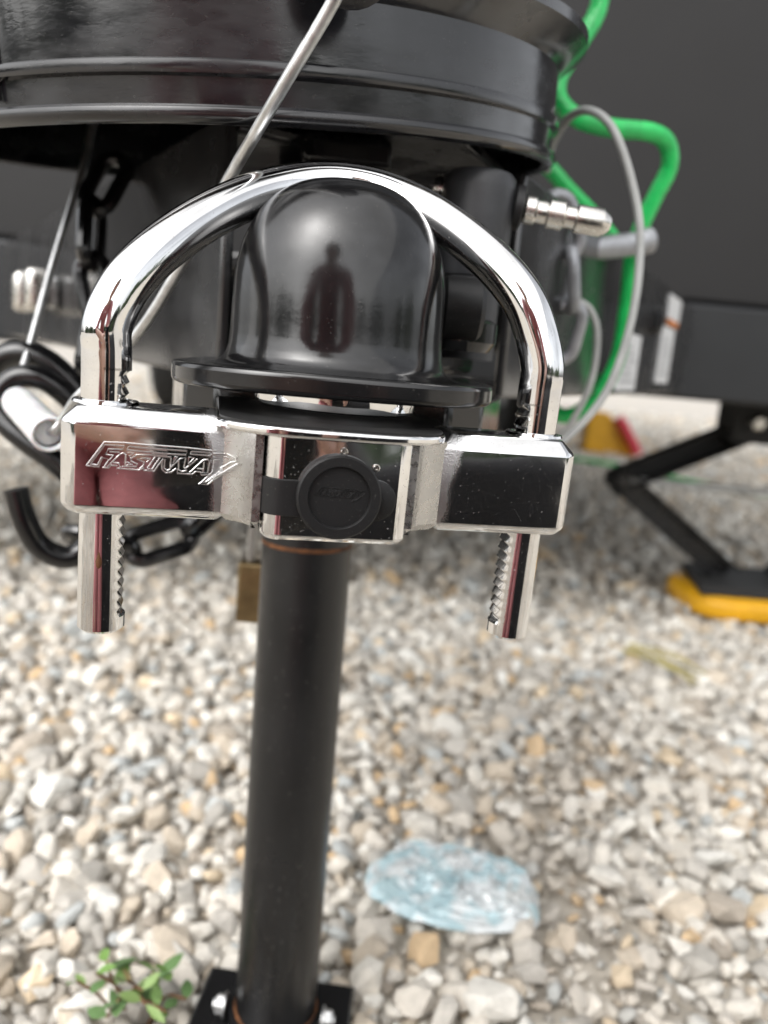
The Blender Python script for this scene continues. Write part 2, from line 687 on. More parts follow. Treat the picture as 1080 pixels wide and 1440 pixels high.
def scatter(x0, x1, y0, y1, step, rmin, rmax, z0, zj, keep=1.0, taper=None, nshapes=26):
    xs = np.arange(x0, x1, step)
    ys = np.arange(y0, y1, step)
    X, Y = np.meshgrid(xs, ys)
    X = X.ravel() + rng.uniform(-0.6, 0.6, X.size) * step
    Y = Y.ravel() + rng.uniform(-0.6, 0.6, Y.size) * step
    k = rng.random(X.size) < keep
    if taper:
        k &= np.abs(X) < taper[0] + taper[1] * np.abs(Y)
    X, Y = X[k], Y[k]
    s = rmin + (rmax - rmin) * rng.random(X.size) ** 2.2
    d = dirt_mask(X, Y)
    s = s * (1 - 0.25 * d)
    z = GZ + z0 + rng.uniform(-zj, zj, X.size) + 0.25 * s
    e = rng.uniform(0, 2 * np.pi, (X.size, 3)) * np.array([0.12, 0.12, 1]) + rng.normal(0, 0.25, (X.size, 3)) * np.array([1, 1, 0])
    c = PALETTE[rng.choice(len(PALETTE), X.size, p=PW)] * rng.uniform(0.94, 1.14, (X.size, 1)) * np.array([1.015, 1.0, 0.965])
    c = c * (1 - 0.3 * d[:, None]) + 0.3 * d[:, None] * np.array([0.36, 0.30, 0.235])
    return dict(p=np.c_[X, Y, z], s=s, e=e, c=np.clip(c, 0, 0.8), v=rng.integers(0, nshapes, X.size))


def cat(*ds):
    return {k: np.concatenate([d[k] for d in ds]) for k in ds[0]}


def rotm(e):
    cx, sx, cy, sy, cz, sz = np.cos(e[:, 0]), np.sin(e[:, 0]), np.cos(e[:, 1]), np.sin(e[:, 1]), np.cos(e[:, 2]), np.sin(e[:, 2])
    return np.stack([np.stack([cz * cy, cz * sy * sx - sz * cx, cz * sy * cx + sz * sx], -1),
                     np.stack([sz * cy, sz * sy * sx + cz * cx, sz * sy * cx - cz * sx], -1),
                     np.stack([-sy, cy * sx, cy * cx], -1)], 1)


def gravel_mesh(name, d, shapes, parent):
    AV, AF, AC = [], [], []
    off = 0
    for i, (v, f) in enumerate(shapes):
        k = np.where(d['v'] == i)[0]
        if len(k) == 0:
            continue
        R = rotm(d['e'][k])
        pts = np.einsum('nij,mj->nmi', R, v) * d['s'][k][:, None, None] + d['p'][k][:, None, :]
        AV.append(pts.reshape(-1, 3))
        AF.append((f[None] + (off + np.arange(len(k)) * len(v))[:, None, None]).reshape(-1, 3))
        AC.append(np.repeat(d['c'][k], len(v), axis=0))
        off += len(k) * len(v)
    V, Fc, Cc = np.concatenate(AV), np.concatenate(AF), np.concatenate(AC)
    me = bpy.data.meshes.new(name)
    me.vertices.add(len(V))
    me.vertices.foreach_set('co', V.astype(np.float32).ravel())
    me.loops.add(Fc.size)
    me.loops.foreach_set('vertex_index', Fc.astype(np.int32).ravel())
    me.polygons.add(len(Fc))
    me.polygons.foreach_set('loop_start', np.arange(0, Fc.size, 3, dtype=np.int32))
    me.update(calc_edges=True)
    at = me.attributes.new('stone_colour', 'FLOAT_COLOR', 'POINT')
    at.data.foreach_set('color', np.c_[Cc, np.ones(len(Cc))].astype(np.float32).ravel())
    me.materials.append(MATS['gravel'])
    o = bpy.data.objects.new(name, me)
    COL.objects.link(o)
    o.parent = parent
    tag(o, kind='stuff')
    return o


near = cat(scatter(-0.75, 0.95, 0.30, 1.35, 0.0125, 0.0062, 0.0115, 0.000, 0.003),
           scatter(-0.75, 0.95, 0.30, 1.35, 0.0165, 0.0095, 0.0190, 0.006, 0.003, keep=0.8),
           scatter(-0.75, 0.95, 0.30, 1.35, 0.055, 0.016, 0.024, 0.008, 0.002, keep=0.45))
far = cat(scatter(-2.4, 3.2, 1.33, 4.2, 0.026, 0.010, 0.026, 0.003, 0.005, taper=(0.5, 0.68), nshapes=14),
          scatter(-1.6, 1.8, -1.6, 0.32, 0.024, 0.010, 0.024, 0.003, 0.004, nshapes=14),
          scatter(-4.5, 7.0, 4.2, 8.5, 0.055, 0.02, 0.045, 0.004, 0.008, taper=(0.8, 0.75), nshapes=14))
# feet, pads and the plastic lie on cleared spots
PADS = [(-0.0409, 0.425, 0.05), ]
for px_, py_, rr in PADS:
    k = np.hypot(near['p'][:, 0] - px_, near['p'][:, 1] - py_) > rr
    near = {q: a[k] for q, a in near.items()}

# the 300 stones that show largest are objects of their own
pp = near['p'] - np.array(CAM)
dep = pp @ np.array(cF)
sx_ = 540 + FPX * (pp @ np.array(cR)) / dep
sy_ = 720 - FPX * (pp @ np.array(cU)) / dep
vis = (sx_ > 5) & (sx_ < 1075) & (sy_ > 800) & (sy_ < 1435) & (near['p'][:, 2] > GZ + 0.006) & ~((sx_ > 335) & (sx_ < 490))
score = np.where(vis, near['s'] / dep, 0)
pick = np.argsort(-score)[:300]
stone_meshes = []
for i, (v, f) in enumerate(SH_NEAR):
    me = bpy.data.meshes.new('stone')
    me.from_pydata(v.tolist(), [], f.tolist())
    me.update()
    me.materials.append(MATS['stone'])
    stone_meshes.append(me)
for i in pick:
    o = bpy.data.objects.new('stone', stone_meshes[int(near['v'][i])])
    COL.objects.link(o)
    o.parent = ground
    o.location = near['p'][i].tolist()
    R = rotm(near['e'][i:i + 1])[0]
    o.rotation_euler = Matrix(R.tolist()).to_euler()
    s = float(near['s'][i])
    o.scale = (s, s, s)
    o.color = (*near['c'][i].tolist(), 1)
rest = np.ones(len(near['s']), bool)
rest[pick] = False
near = {q: a[rest] for q, a in near.items()}
gravel_mesh('gravel', near, SH_NEAR, ground)
gravel_mesh('gravel', far, SH_FAR, ground)

# ================================================================== TRAILER
trailer = thing('travel_trailer', 'dark grey travel trailer with black A-frame tongue behind the chrome lock', 'trailer', m=M_TR)
WV = 0.86      # front wall distance along the tongue
obj('front_wall', *box(-1.18, 1.18, WV, WV + 0.06, 0.150, 2.5), 'wall_panel', trailer, bevel=0.008)
obj('body', *box(-1.18, 1.18, WV + 0.061, 6.6, 0.10, 2.5), 'wall_panel', trailer, bevel=0.02)
obj('front_beam', *box(-1.17, 1.17, WV - 0.03, WV + 0.06, 0.012, 0.148), 'skirt_panel', trailer, bevel=0.006)
for s in (-1, 1):
    obj('chassis_beam', *box(s * 0.78 - 0.03, s * 0.78 + 0.03, WV + 0.061, 6.5, 0.0, 0.098), 'underside', trailer)
    w = obj('wheel', *lathe([(0.15, -0.1), (0.30, -0.1), (0.335, -0.07), (0.34, 0), (0.335, 0.07), (0.30, 0.1), (0.15, 0.1)], 40,
                            Matrix.Translation((s * 0.98, 4.25, -0.3683 + GZ + 0.345)) @ Matrix.Rotation(math.pi / 2, 4, 'Y')), 'tyre', trailer)
    obj('rim', *lathe([(0.02, -0.105), (0.13, -0.10), (0.155, -0.108), (0.155, 0.108), (0.13, 0.1), (0.02, 0.105)], 32,
                      Matrix.Translation((s * 0.98, 4.25, -0.3683 + GZ + 0.345)) @ Matrix.Rotation(math.pi / 2, 4, 'Y')), 'grey_chain', w)
obj('axle', *tube([(-0.9, 4.25, -0.02), (0.9, 4.25, -0.02)], 0.035, 12), 'underside', trailer)

HA = math.radians(29.5)
RL = (WV - 0.032 - 0.06) / math.cos(HA)


def rail_frame(side):
    """x outwards from the outer face, y along the rail, z up; origin on the outer face beside the coupler"""
    yv = Vector((side * math.sin(HA), math.cos(HA), 0))
    xv = Vector((side * math.cos(HA), -math.sin(HA), 0))
    o = Vector((side * 0.040, 0.045, 0))
    return Matrix(((xv.x, yv.x, 0, o.x), (xv.y, yv.y, 0, o.y), (0, 0, 1, 0), (0, 0, 0, 1)))


for s in (-1, 1):
    RF = rail_frame(s)
    # C-channel rail
    y_s = 0.035 if s < 0 else 0.10
    web = box(-0.006, 0.0, y_s, RL, 0.022, 0.140, RF)
    top = box(-0.045, -0.0062, y_s + 0.002, RL, 0.133, 0.1395, RF)
    bot = box(-0.045, -0.0062, y_s + 0.002, RL, 0.0225, 0.029, RF)
    rail = obj('frame_rail', *merge(web, top, bot), 'rail_paint', trailer, bevel=0.002)
    if s == 1:
        for y0, z0, h in ((0.40, 0.026, 0.052), (0.62, 0.034, 0.064), (0.64, 0.108, 0.026)):
            lb = obj('label_sticker', *box(0.0008, 0.0018, y0, y0 + 0.095, z0, z0 + h, RF), 'label_white', rail)
            if z0 < 0.1:
                for q in range(6):
                    zq = z0 + h * (0.15 + 0.12 * q)
                    obj('print_line', *box(0.0020, 0.0023, y0 + 0.010, y0 + 0.080 - 0.014 * (q % 3), zq, zq + 0.0018, RF), 'grey_chain', lb)
        obj('orange_tape', *box(0.0008, 0.0020, 0.65, 0.73, 0.101, 0.1075, RF), 'orange_tape', rail)
        obj('bolt', *lathe([(0.012, 0), (0.012, 0.008), (0.009, 0.011)], 6, RF @ Matrix.Translation((0, 0.55, 0.095)) @ Matrix.Rotation(math.pi / 2, 4, 'Y')), 'black_worn', rail)
    else:
        br = obj('bracket', *box(0.0008, 0.010, 0.445, 0.525, 0.055, 0.082, RF), 'zinc', rail, bevel=0.003)
        for yy in (0.435, 0.513):
            obj('bracket_pad', *box(0.0105, 0.030, yy, yy + 0.028, 0.050, 0.088, RF), 'stainless', br, bevel=0.007, segs=4)
# tongue plate with cross brace on top of the A-frame
obj('tongue_plate', *prism([(-0.040, 0.07), (0.040, 0.07), (0.125, 0.25), (-0.125, 0.25)], 0.1405, 0.1465), 'black_worn', trailer, bevel=0.001)
obj('cross_brace', *box(-0.20, 0.20, 0.45, 0.50, 0.05, 0.12), 'black_paint', trailer, bevel=0.004)

# ================================================================== COUPLER
coupler = thing('trailer_coupler', 'glossy black domed ball coupler with flat flange above the chrome lock', 'coupler', m=M_TR)


def dome_mesh():
    """bullet-shaped socket, rounded front, straight sides running back into the neck"""
    prof = []
    for h, r in ((0.0331, 0.0475), (0.0338, 0.0445), (0.0352, 0.0421), (0.0374, 0.0406), (0.0405, 0.0398), (0.044, 0.0395), (0.049, 0.0393), (0.056, 0.0391)):
        prof.append((r, h))
    R = 0.0389
    for i in range(1, 15):
        a = math.radians(90 * i / 15)
        ca = math.cos(a) ** 0.74
        prof.append((R * ca, 0.060 + 0.0405 * math.sin(a)))
    prof.append((0.004, 0.1005))
    n = 40
    V, Fc = [], []
    for r, z in prof:
        ring = []
        for k in range(n + 1):
            a = math.pi + math.pi * k / n          # front half, left to right
            c, s_ = math.cos(a), math.sin(a)
            ex = 2 / 2.08
            ring.append(Vector((r * math.copysign(abs(c) ** ex, c), r * math.copysign(abs(s_) ** ex, s_), z)))
        back = 0.078
        tt = min(1, max(0, (z - 0.058) / 0.02))
        back = 0.078 * (1 - tt) + 0.8 * r * tt
        drop = 0.0
        ring = [Vector((-r * 1.02, back, z - drop))] + [Vector((-r, back * 0.5, z - drop * 0.2))] + ring + [Vector((r, back * 0.5, z - drop * 0.2)), Vector((r * 1.02, back, z - drop))]
        V += ring
    m = n + 5
    for i in range(len(prof) - 1):
        for k in range(m - 1):
            Fc.append((i * m + k, i * m + k + 1, (i + 1) * m + k + 1, (i + 1) * m + k))
    Fc.append(tuple((len(prof) - 1) * m + k for k in range(m)))
    Fc.append(tuple([i * m for i in range(len(prof))] + [i * m + m - 1 for i in reversed(range(len(prof)))]))
    return V, Fc


obj('dome', *dome_mesh(), 'black_paint', coupler, angle=60)
fl = []
for k in range(41):
    a = math.pi + math.pi * k / 40
    c, s_ = math.cos(a), math.sin(a)
    fl.append((0.0605 * math.copysign(abs(c) ** (2 / 3.0), c), 0.012 + 0.064 * math.copysign(abs(s_) ** (2 / 2.4), s_)))
fl = fl + [(0.0605, 0.075), (-0.0605, 0.075)]
obj('flange', *prism(fl, 0.0255, 0.0330, 0.001, 0.0012), 'black_paint', coupler, bevel=0.0008)
# lower throat behind the flange
obj('throat', *prism([(-0.064, 0.036), (-0.048, 0.024), (0.048, 0.024), (0.064, 0.036), (0.085, 0.11), (-0.085, 0.11)], 0.002, 0.0246), 'black_paint', coupler, bevel=0.002)
obj('neck', *merge(prism([(-0.0405, 0.055), (0.0405, 0.055), (0.072, 0.13), (-0.072, 0.13)], 0.0335, 0.086, 0.012)), 'black_paint', coupler, bevel=0.004, segs=3)
obj('adjuster_nut', *lathe([(0.0115, 0), (0.013, 0.002), (0.013, 0.016), (0.011, 0.018)], 20, Matrix.Translation((0.0405, 0.034, 0.062)) @ Matrix.Rotation(math.radians(90), 4, 'Y')), 'rubber', coupler)
obj('adjuster_washer', *lathe([(0.015, 0), (0.018, 0.004), (0.018, 0.012), (0.015, 0.014)], 28, Matrix.Translation((0.050, 0.048, 0.045))), 'black_paint', coupler)
# latch post and the small buckle on the neck
lt = M_TR.inverted() @ P(676, 243, 0.388)
LM = Matrix.Translation((lt.x, lt.y, lt.z))
obj('latch_post', *lathe([(0.0160, -0.047), (0.0168, -0.043), (0.0172, -0.008), (0.0168, -0.0030), (0.0150, -0.0008), (0.004, 0.0)], 40, LM), 'black_satin', coupler)
obj('latch_foot', *lathe([(0.0150, -0.085), (0.0150, -0.0475)], 32, LM), 'black_satin', coupler)
obj('latch_buckle', *merge(prism([(-0.021, -0.012), (0.021, -0.012), (0.021, 0.02), (-0.021, 0.02)], 0, 0.016, 0.005), ), 'black_worn', coupler, bevel=0.002)
bpy.data.objects['latch_buckle'].location = M_TR.inverted() @ P(487, 238, 0.40)
obj('buckle_slot', *box(-0.010, 0.010, -0.0135, -0.0125, 0.002, 0.008), 'rubber', bpy.data.objects['latch_buckle'])

# latch pin lock (stainless), through the latch post
pin = thing('latch_pin', 'stainless steel barrel pin lock pushed sideways through the black latch post', 'pin lock', loc=TR(0.084, 0.112, 0.1195))
pa, pb = P(720, 291, 0.389), P(858, 316, 0.386)
PM = along(pa, pb)
Lp = (pb - pa).length


def pin_part(name, prof, material):
    V, Fc = lathe(prof, 24, PM)
    return obj(name, V, Fc, material, pin, world=True)


pin_part('collar', [(0.0085, 0.0), (0.0100, 0.0012), (0.0100, 0.0045), (0.0065, 0.0055)], 'rubber')
pin_part('barrel', [(0.0055, 0.0056), (0.0064, 0.0066), (0.0064, 0.0105), (0.0052, 0.0117), (0.0052, 0.0160), (0.0050, 0.0165)], 'stainless')
pin_part('barrel', [(0.0052, 0.0167), (0.0066, 0.0173), (0.0066, 0.0240), (0.0050, 0.0252), (0.0050, 0.0297)], 'stainless')
pin_part('pin_tip', [(0.0054, 0.0299), (0.0064, 0.0305), (0.0064, Lp - 0.0045), (0.0040, Lp - 0.0008), (0.0030, Lp)], 'stainless')
pe = P(628, 268, 0.392)
obj('pin_end', *lathe([(0.0060, -0.006), (0.0066, -0.004), (0.0066, 0.0045), (0.005, 0.006)], 20, along(pe, pe + (pb - pa))), 'stainless', pin, world=True)

# ================================================================== COUPLER LOCK
lock = thing('coupler_lock', 'chrome U-shackle coupler lock with FASTWAY crossbar hung under the black dome', 'coupler lock', m=M_LOCK)
H = 0.0172
A = 0.0863


def arm_outline(s):
    pts = [(-A, 0.0045), (-A + 0.0042, 0.0), (-0.0350, 0.0), (-0.0350, 0.030), (-A + 0.004, 0.030), (-A, 0.026)]
    if s == 1:
        pts = [(-x, y) for x, y in reversed(pts)]
    return pts


def arm_mesh(s):
    out = arm_outline(s)
    # gently pillowed front: chamfers on the upper and lower front edges
    return prism(out, -H, H, 0.0046, 0.0026)


for s, lab in ((-1, 'crossbar arm bearing the FASTWAY emblem'), (1, 'plain crossbar arm with scuffed mirror face')):
    a_ = obj('crossbar_arm', *arm_mesh(s), 'chrome_arm', lock, bevel=0.0011, segs=4, angle=50)
    a_['label'] = lab
    # cast, satin transition between the arm and the lock housing
    pts = [(-0.0372, 0.0002), (-0.0355, -0.0003), (-0.0333, -0.0013), (-0.0310, -0.0032), (-0.0290, -0.0058), (-0.0272, -0.0098), (-0.0246, -0.0098), (-0.0246, 0.0290), (-0.0372, 0.0290)]
    if s == 1:
        pts = [(-x - 0.002, y) for x, y in reversed(pts)]
        pts = [(x + (0.002 if x > 0.03 else 0), y) for x, y in pts]
    obj('arm_fillet', *prism(pts, -H + 0.0004, 0.0142, 0, 0.0026), 'chrome_cast', lock, bevel=0.0006, angle=40)

# housing: rounded left edge, chamfered right edge
ho = [(-0.0244, 0.030)]
for k in range(9):
    a = math.radians(180 + 90 * k / 8)
    ho.append((-0.0244 + 0.0068 + 0.0068 * math.cos(a), -0.0068 + 0.0068 * math.sin(a)))
ho += [(0.0186, -0.0136), (0.0226, -0.0108), (0.0226, 0.030)]
hv, hf = prism(ho, -0.0192, 0.0142, 0, 0.0016)
obj('lock_housing', hv, hf, 'chrome', lock, bevel=0.0006, segs=3, angle=40)
# projecting ledge under the ball, chrome rim with black top
le = []
for k in range(33):
    a = math.pi + math.pi * k / 32
    c, s_ = math.cos(a), math.sin(a)
    le.append((-0.0018 + 0.0378 * math.copysign(abs(c) ** (2 / 3.4), c), 0.002 - 0.021 * abs(s_) ** (2 / 2.0)))
le += [(0.036, 0.066), (-0.0396, 0.066)]
obj('ledge', *prism(le, 0.0143, 0.0173, 0.0006, 0.0006), 'chrome', lock, bevel=0.0004, angle=40)
obj('ledge_top', *prism(offset_poly(le, 0.0011), 0.0174, 0.0180), 'black_platform', lock)
# cone, stud and ball under the socket
BM_ = Matrix.Translation((0.003, 0.034, 0))
obj('ball_cone', *lathe([(0.0400, 0.0181), (0.0355, 0.0183), (0.0325, 0.0187), (0.0306, 0.0194), (0.0297, 0.0202)], 64, BM_), 'black_platform', lock)
obj('ball_stud', *lathe([(0.0288, 0.0203), (0.0291, 0.0206), (0.0296, 0.0240), (0.0291, 0.0275), (0.0291, 0.0300)], 64, BM_), 'chrome', lock)


def shackle():
    left = [(-0.0745, 0.0160, 0.028), (-0.0746, 0.0160, 0.034), (-0.0747, 0.0160, 0.0410), (-0.0733, 0.0166, 0.0490), (-0.0688, 0.0188, 0.0576), (-0.0607, 0.0255, 0.0678), (-0.0466, 0.0395, 0.0817), (-0.0297, 0.0548, 0.0939), (-0.0138, 0.0643, 0.1005)]
    right = [(0.0019, 0.0669, 0.1036), (0.0179, 0.0625, 0.1029), (0.0328, 0.0524, 0.0960), (0.0423, 0.0438, 0.0890), (0.0518, 0.0342, 0.0812), (0.0607, 0.0254, 0.0725), (0.0675, 0.0197, 0.0631), (0.0707, 0.0176, 0.0555), (0.0742, 0.0161, 0.042), (0.0745, 0.0160, 0.034), (0.0745, 0.0160, 0.028)]
    pts = [Vector(p) for p in left + right]
    for _ in range(2):      # ease the bends
        pts = pts[:3] + [(pts[i - 1] + pts[i] * 3 + pts[i + 1]) / 5 for i in range(3, len(pts) - 3)] + pts[-3:]
    arch = catmull(pts, 8)
    r = 0.0078
    pitch, n_teeth, depth = 0.0036, 26, 0.0023
    seg = 36
    rings = []        # (pos, cut depth, radius)
    zb = -0.0605

    def leg(sgn):
        L = []
        L.append((Vector((sgn * 0.0745, 0.016, zb)), 0, r * 0.82))
        L.append((Vector((sgn * 0.0745, 0.016, zb + 0.0012)), 0, r))
        z = zb + 0.0055
        L.append((Vector((sgn * 0.0745, 0.016, z - 0.0001)), 0, r))
        for i in range(n_teeth):
            L.append((Vector((sgn * 0.0745, 0.016, z)), 0.0010, r))
            L.append((Vector((sgn * 0.0745, 0.016, z + pitch * 0.55)), depth, r))
            L.append((Vector((sgn * 0.0745, 0.016, z + pitch * 0.60)), depth, r))
            L.append((Vector((sgn * 0.0745, 0.016, z + pitch * 0.93)), 0.0010, r))
            z += pitch
            if z > 0.026:
                break
        L.append((Vector((sgn * 0.0745, 0.016, z + 0.001)), 0, r))
        return L
    rings += leg(-1)
    rings += [(p, 0, r) for p in arch]
    rings += list(reversed(leg(1)))
    N = len(rings)
    V, Fc = [], []
    for i, (p, cut, rr) in enumerate(rings):
        a_, b_ = rings[max(0, i - 1)][0], rings[min(N - 1, i + 1)][0]
        t = (b_ - a_).normalized()
        cen = Vector((0, p.y + 0.0 * abs(p.x), min(p.z, 0.02)))
        if p.z < 0.033:
            t = Vector((0, 0, 1 if p.x < 0 else -1))
        e1 = cen - p
        e1 = (e1 - t * e1.dot(t)).normalized()
        e2 = t.cross(e1)
        for k in range(seg):
            a = 2 * math.pi * k / seg
            x, y = rr * math.cos(a), rr * math.sin(a)
            V.append(p + e1 * min(x, rr - cut) + e2 * y)
    for i in range(N - 1):
        for k in range(seg):
            k2 = (k + 1) % seg
            Fc.append((i * seg + k, i * seg + k2, (i + 1) * seg + k2, (i + 1) * seg + k))
    Fc.append(tuple(range(seg)))
    Fc.append(tuple((N - 1) * seg + k for k in range(seg)))
    return V, Fc


sh = obj('shackle', *shackle(), 'chrome', lock, angle=40)
for s in (-1, 1):
    obj('leg_collar', *lathe([(0.0105, 0.0), (0.0102, 0.0008), (0.0084, 0.0011), (0.0078, 0.0006)], 32, Matrix.Translation((s * 0.0745, 0.016, H + 0.0001))), 'chrome', lock)
obj('rust_spot', *merge(lathe([(0.0002, -0.003), (0.0010, -0.0015), (0.0012, 0.0), (0.0007, 0.0018), (0.0003, 0.005)], 10, Matrix.Translation((-0.0747, 0.0087, -0.0345)))), 'rust', sh)

# rubber key cover: strap wrapping the rounded edge, round cap with recessed disc, pull tab
sv, sf = [], []
prof_s = [(-0.0250, 0.004), (-0.0250, -0.0065)]
for k in range(1, 9):
    a = math.radians(180 + 90 * k / 8)
    prof_s.append((-0.0244 + 0.0068 + 0.0074 * math.cos(a), -0.0068 + 0.0074 * math.sin(a)))
prof_s += [(-0.008, -0.0142)]
inner = [(x + 0.0009 if i < 2 else x, y + (0.0 if i < 2 else 0.0005)) for i, (x, y) in enumerate(prof_s)]
poly = prof_s + list(reversed(inner))
cover = obj('key_cover', *merge(lathe([(0.0134, 0.0), (0.0134, 0.0030), (0.0128, 0.0036), (0.0100, 0.0036), (0.0097, 0.0032), (0.0097, 0.0022), (0.0002, 0.0022)], 72,
                                      Matrix.Translation((-0.0008, -0.0138, -0.0035)) @ Matrix.Rotation(math.pi / 2, 4, 'X'))), 'rubber', lock, angle=40)
obj('strap', *prism(poly, -0.0108, 0.0008), 'rubber', cover, bevel=0.0003)
obj('pull_tab', *lathe([(0.0066, 0), (0.0066, 0.0014), (0.0060, 0.0018), (0.0002, 0.0018)], 40, Matrix.Translation((0.0112, -0.0138, -0.0042)) @ Matrix.Rotation(math.pi / 2, 4, 'X')), 'rubber', cover)
for px_, py_ in ((484, 635), (529, 658)):
    q = lock_uv(px_, py_, -0.0137)
    obj('rivet', *lathe([(0.0012, 0), (0.0012, 0.0007), (0.0009, 0.0010), (0.0005, 0.0010), (0.0004, 0.0005), (0.0001, 0.0005)], 16,
                        Matrix.Translation((q.x, -0.0136, q.z)) @ Matrix.Rotation(math.pi / 2, 4, 'X')), 'stainless', lock)

# emblem: raised outlines of the lettering, traced as strokes in the plane of the arm
Z1 = lambda X, Y: (115 + X / 9.0, 610 + Y / 9.0)
Z2 = lambda X, Y: (215 + X / 8.31, 615 + Y / 8.31)
LOGO = []
for zf, strokes in ((Z1, [
    [(60, 402), (285, 103), (540, 113), (1080, 165)],
    [(60, 404), (215, 420), (262, 300), (345, 325), (290, 410)],
    [(105, 385), (290, 140), (540, 155), (515, 200), (335, 192), (300, 262), (400, 272), (355, 330)],
    [(105, 385), (200, 395), (255, 292)],
    [(350, 226), (480, 236)],
    [(262, 425), (340, 432), (372, 400), (450, 405)],
    [(320, 420), (480, 262), (520, 244), (556, 262), (550, 410), (480, 415), (470, 372), (395, 366)],
    [(545, 412), (690, 418), (705, 385), (620, 345), (625, 310), (700, 266), (880, 270)],
    [(440, 436), (720, 460), (790, 430)],
    [(865, 316), (760, 309), (700, 320), (790, 362), (780, 402), (735, 440)],
    [(575, 240), (660, 245), (605, 285)], [(575, 360), (640, 388), (570, 395)],
    [(595, 160), (1080, 212)], [(595, 160), (570, 205), (1080, 252)],
    [(880, 270), (1080, 276)],
    [(930, 292), (830, 437), (890, 446), (990, 300)],
    [(780, 462), (915, 472), (1030, 320)], [(830, 310), (865, 318), (825, 360)],
]), (Z2, [
    [(-10, 91), (400, 122), (690, 155), (708, 190), (860, 190), (962, 225), (967, 266)],
    [(-10, 130), (400, 160), (385, 205), (-10, 185)], [(-10, 215), (215, 232)],
    [(118, 252), (105, 300), (105, 372), (150, 415), (210, 410), (270, 365)],
    [(140, 255), (130, 360), (165, 388), (200, 372), (212, 245)],
    [(205, 355), (320, 245), (385, 240), (362, 350), (375, 370), (520, 255)],
    [(300, 265), (300, 380), (340, 400), (400, 385)],
    [(255, 225), (290, 225), (232, 305), (255, 225)],
    [(290, 370), (282, 420), (460, 432), (500, 400), (555, 405), (565, 440), (690, 435)],
    [(430, 412), (590, 265), (640, 260), (666, 290), (640, 415), (570, 410), (585, 370), (515, 365)],
    [(600, 285), (588, 400)],
    [(450, 165), (665, 180), (690, 200), (660, 216), (435, 195), (450, 165)],
    [(420, 230), (490, 236), (408, 320), (420, 230)],
    [(710, 202), (840, 202), (872, 232), (780, 226), (712, 204)],
    [(720, 265), (780, 272), (783, 365), (910, 282), (967, 266)],
    [(722, 268), (700, 400), (570, 522), (612, 527), (985, 290)],
    [(690, 440), (540, 545), (640, 552), (985, 292)],
])):
    for st in strokes:
        LOGO.append([(lambda q: (q.x, q.z))(lock_uv(*zf(*p))) for p in st])
parts = []
for st in LOGO:
    parts.append(tube([Vector((x, -0.0001 - max(0, (x + 0.0355) * 0.9), z)) for x, z in st], 0.00021, 6))
arm_left = [o for o in lock.children if o.name.startswith('crossbar_arm')][0]
obj('emblem', *merge(*parts), 'chrome_emblem', arm_left)['label'] = 'raised FASTWAY lettering in chrome outline'
cxl = sum(x for s_ in LOGO for x, z in s_) / sum(len(s_) for s_ in LOGO)
czl = sum(z for s_ in LOGO for x, z in s_) / sum(len(s_) for s_ in LOGO)
k_ = 0.0168 / 0.0485
parts = [tube([Vector(((x - cxl) * k_ - 0.0005, -0.0161, (z - czl) * k_ - 0.0022)) for x, z in st], 0.00013, 5) for st in LOGO]
obj('emblem', *merge(*parts), 'rubber', cover)['label'] = 'small moulded FASTWAY lettering on black cap'

# ================================================================== TONGUE JACK
jt, jb = P(431, 780, 0.432), P(388, 1412, 0.424)
jd = (jt - jb).normalized()
jack = thing('tongue_jack', 'black round tongue jack post on a square foot in the gravel', 'jack', loc=(jb.x, jb.y, GZ))
z_at = lambda z: jb + jd * ((z - jb.z) / jd.z)
it = obj('inner_tube', *lathe([(0.0254, 0.0), (0.0254, 0.42)], 48, along(z_at(-0.012), jt)), 'post_paint', jack, world=True)
obj('outer_tube', *lathe([(0.0290, 0.0), (0.0290, 0.20)], 48, along(z_at(0.312), z_at(0.6))), 'black_worn', jack, world=True)
obj('rust_ring', *lathe([(0.0255, 0.0), (0.0258, 0.0004), (0.0258, 0.0018), (0.0255, 0.0024)], 48, along(z_at(0.300), z_at(0.6))), 'rust', it, world=True)
FB = Matrix.Translation((jb.x, jb.y, GZ - 0.006)) @ Matrix.Rotation(math.radians(-4), 4, 'Z')
fz = 0.020
ft = obj('foot_plate', *box(-0.052, 0.048, -0.06, 0.032, fz, fz + 0.006, FB), 'black_paint', jack, world=True, bevel=0.002)
obj('socket', *lathe([(0.0300, fz + 0.0065), (0.0300, 0.034), (0.0270, 0.0345), (0.0262, 0.030)], 48, FB, cap=False), 'black_paint', ft, world=True)
obj('rust_ring', *lathe([(0.0255, 0.028), (0.0260, 0.0325), (0.0264, 0.0340), (0.0255, 0.0352)], 48, FB, cap=False), 'rust', ft, world=True)
for s in (-1, 1):
    bmx = FB @ Matrix.Translation((s * 0.0296, -0.006, 0.0335)) @ Matrix.Rotation(s * math.pi / 2, 4, 'Y')
    obj('bolt', *merge(lathe([(0.0075, 0.001), (0.0075, 0.002)], 20, bmx), lathe([(0.0058, 0.0022), (0.0058, 0.0065), (0.0048, 0.0075)], 6, bmx), lathe([(0.0030, 0.0076), (0.0028, 0.009)], 12, bmx)), 'zinc', ft, world=True, angle=30)

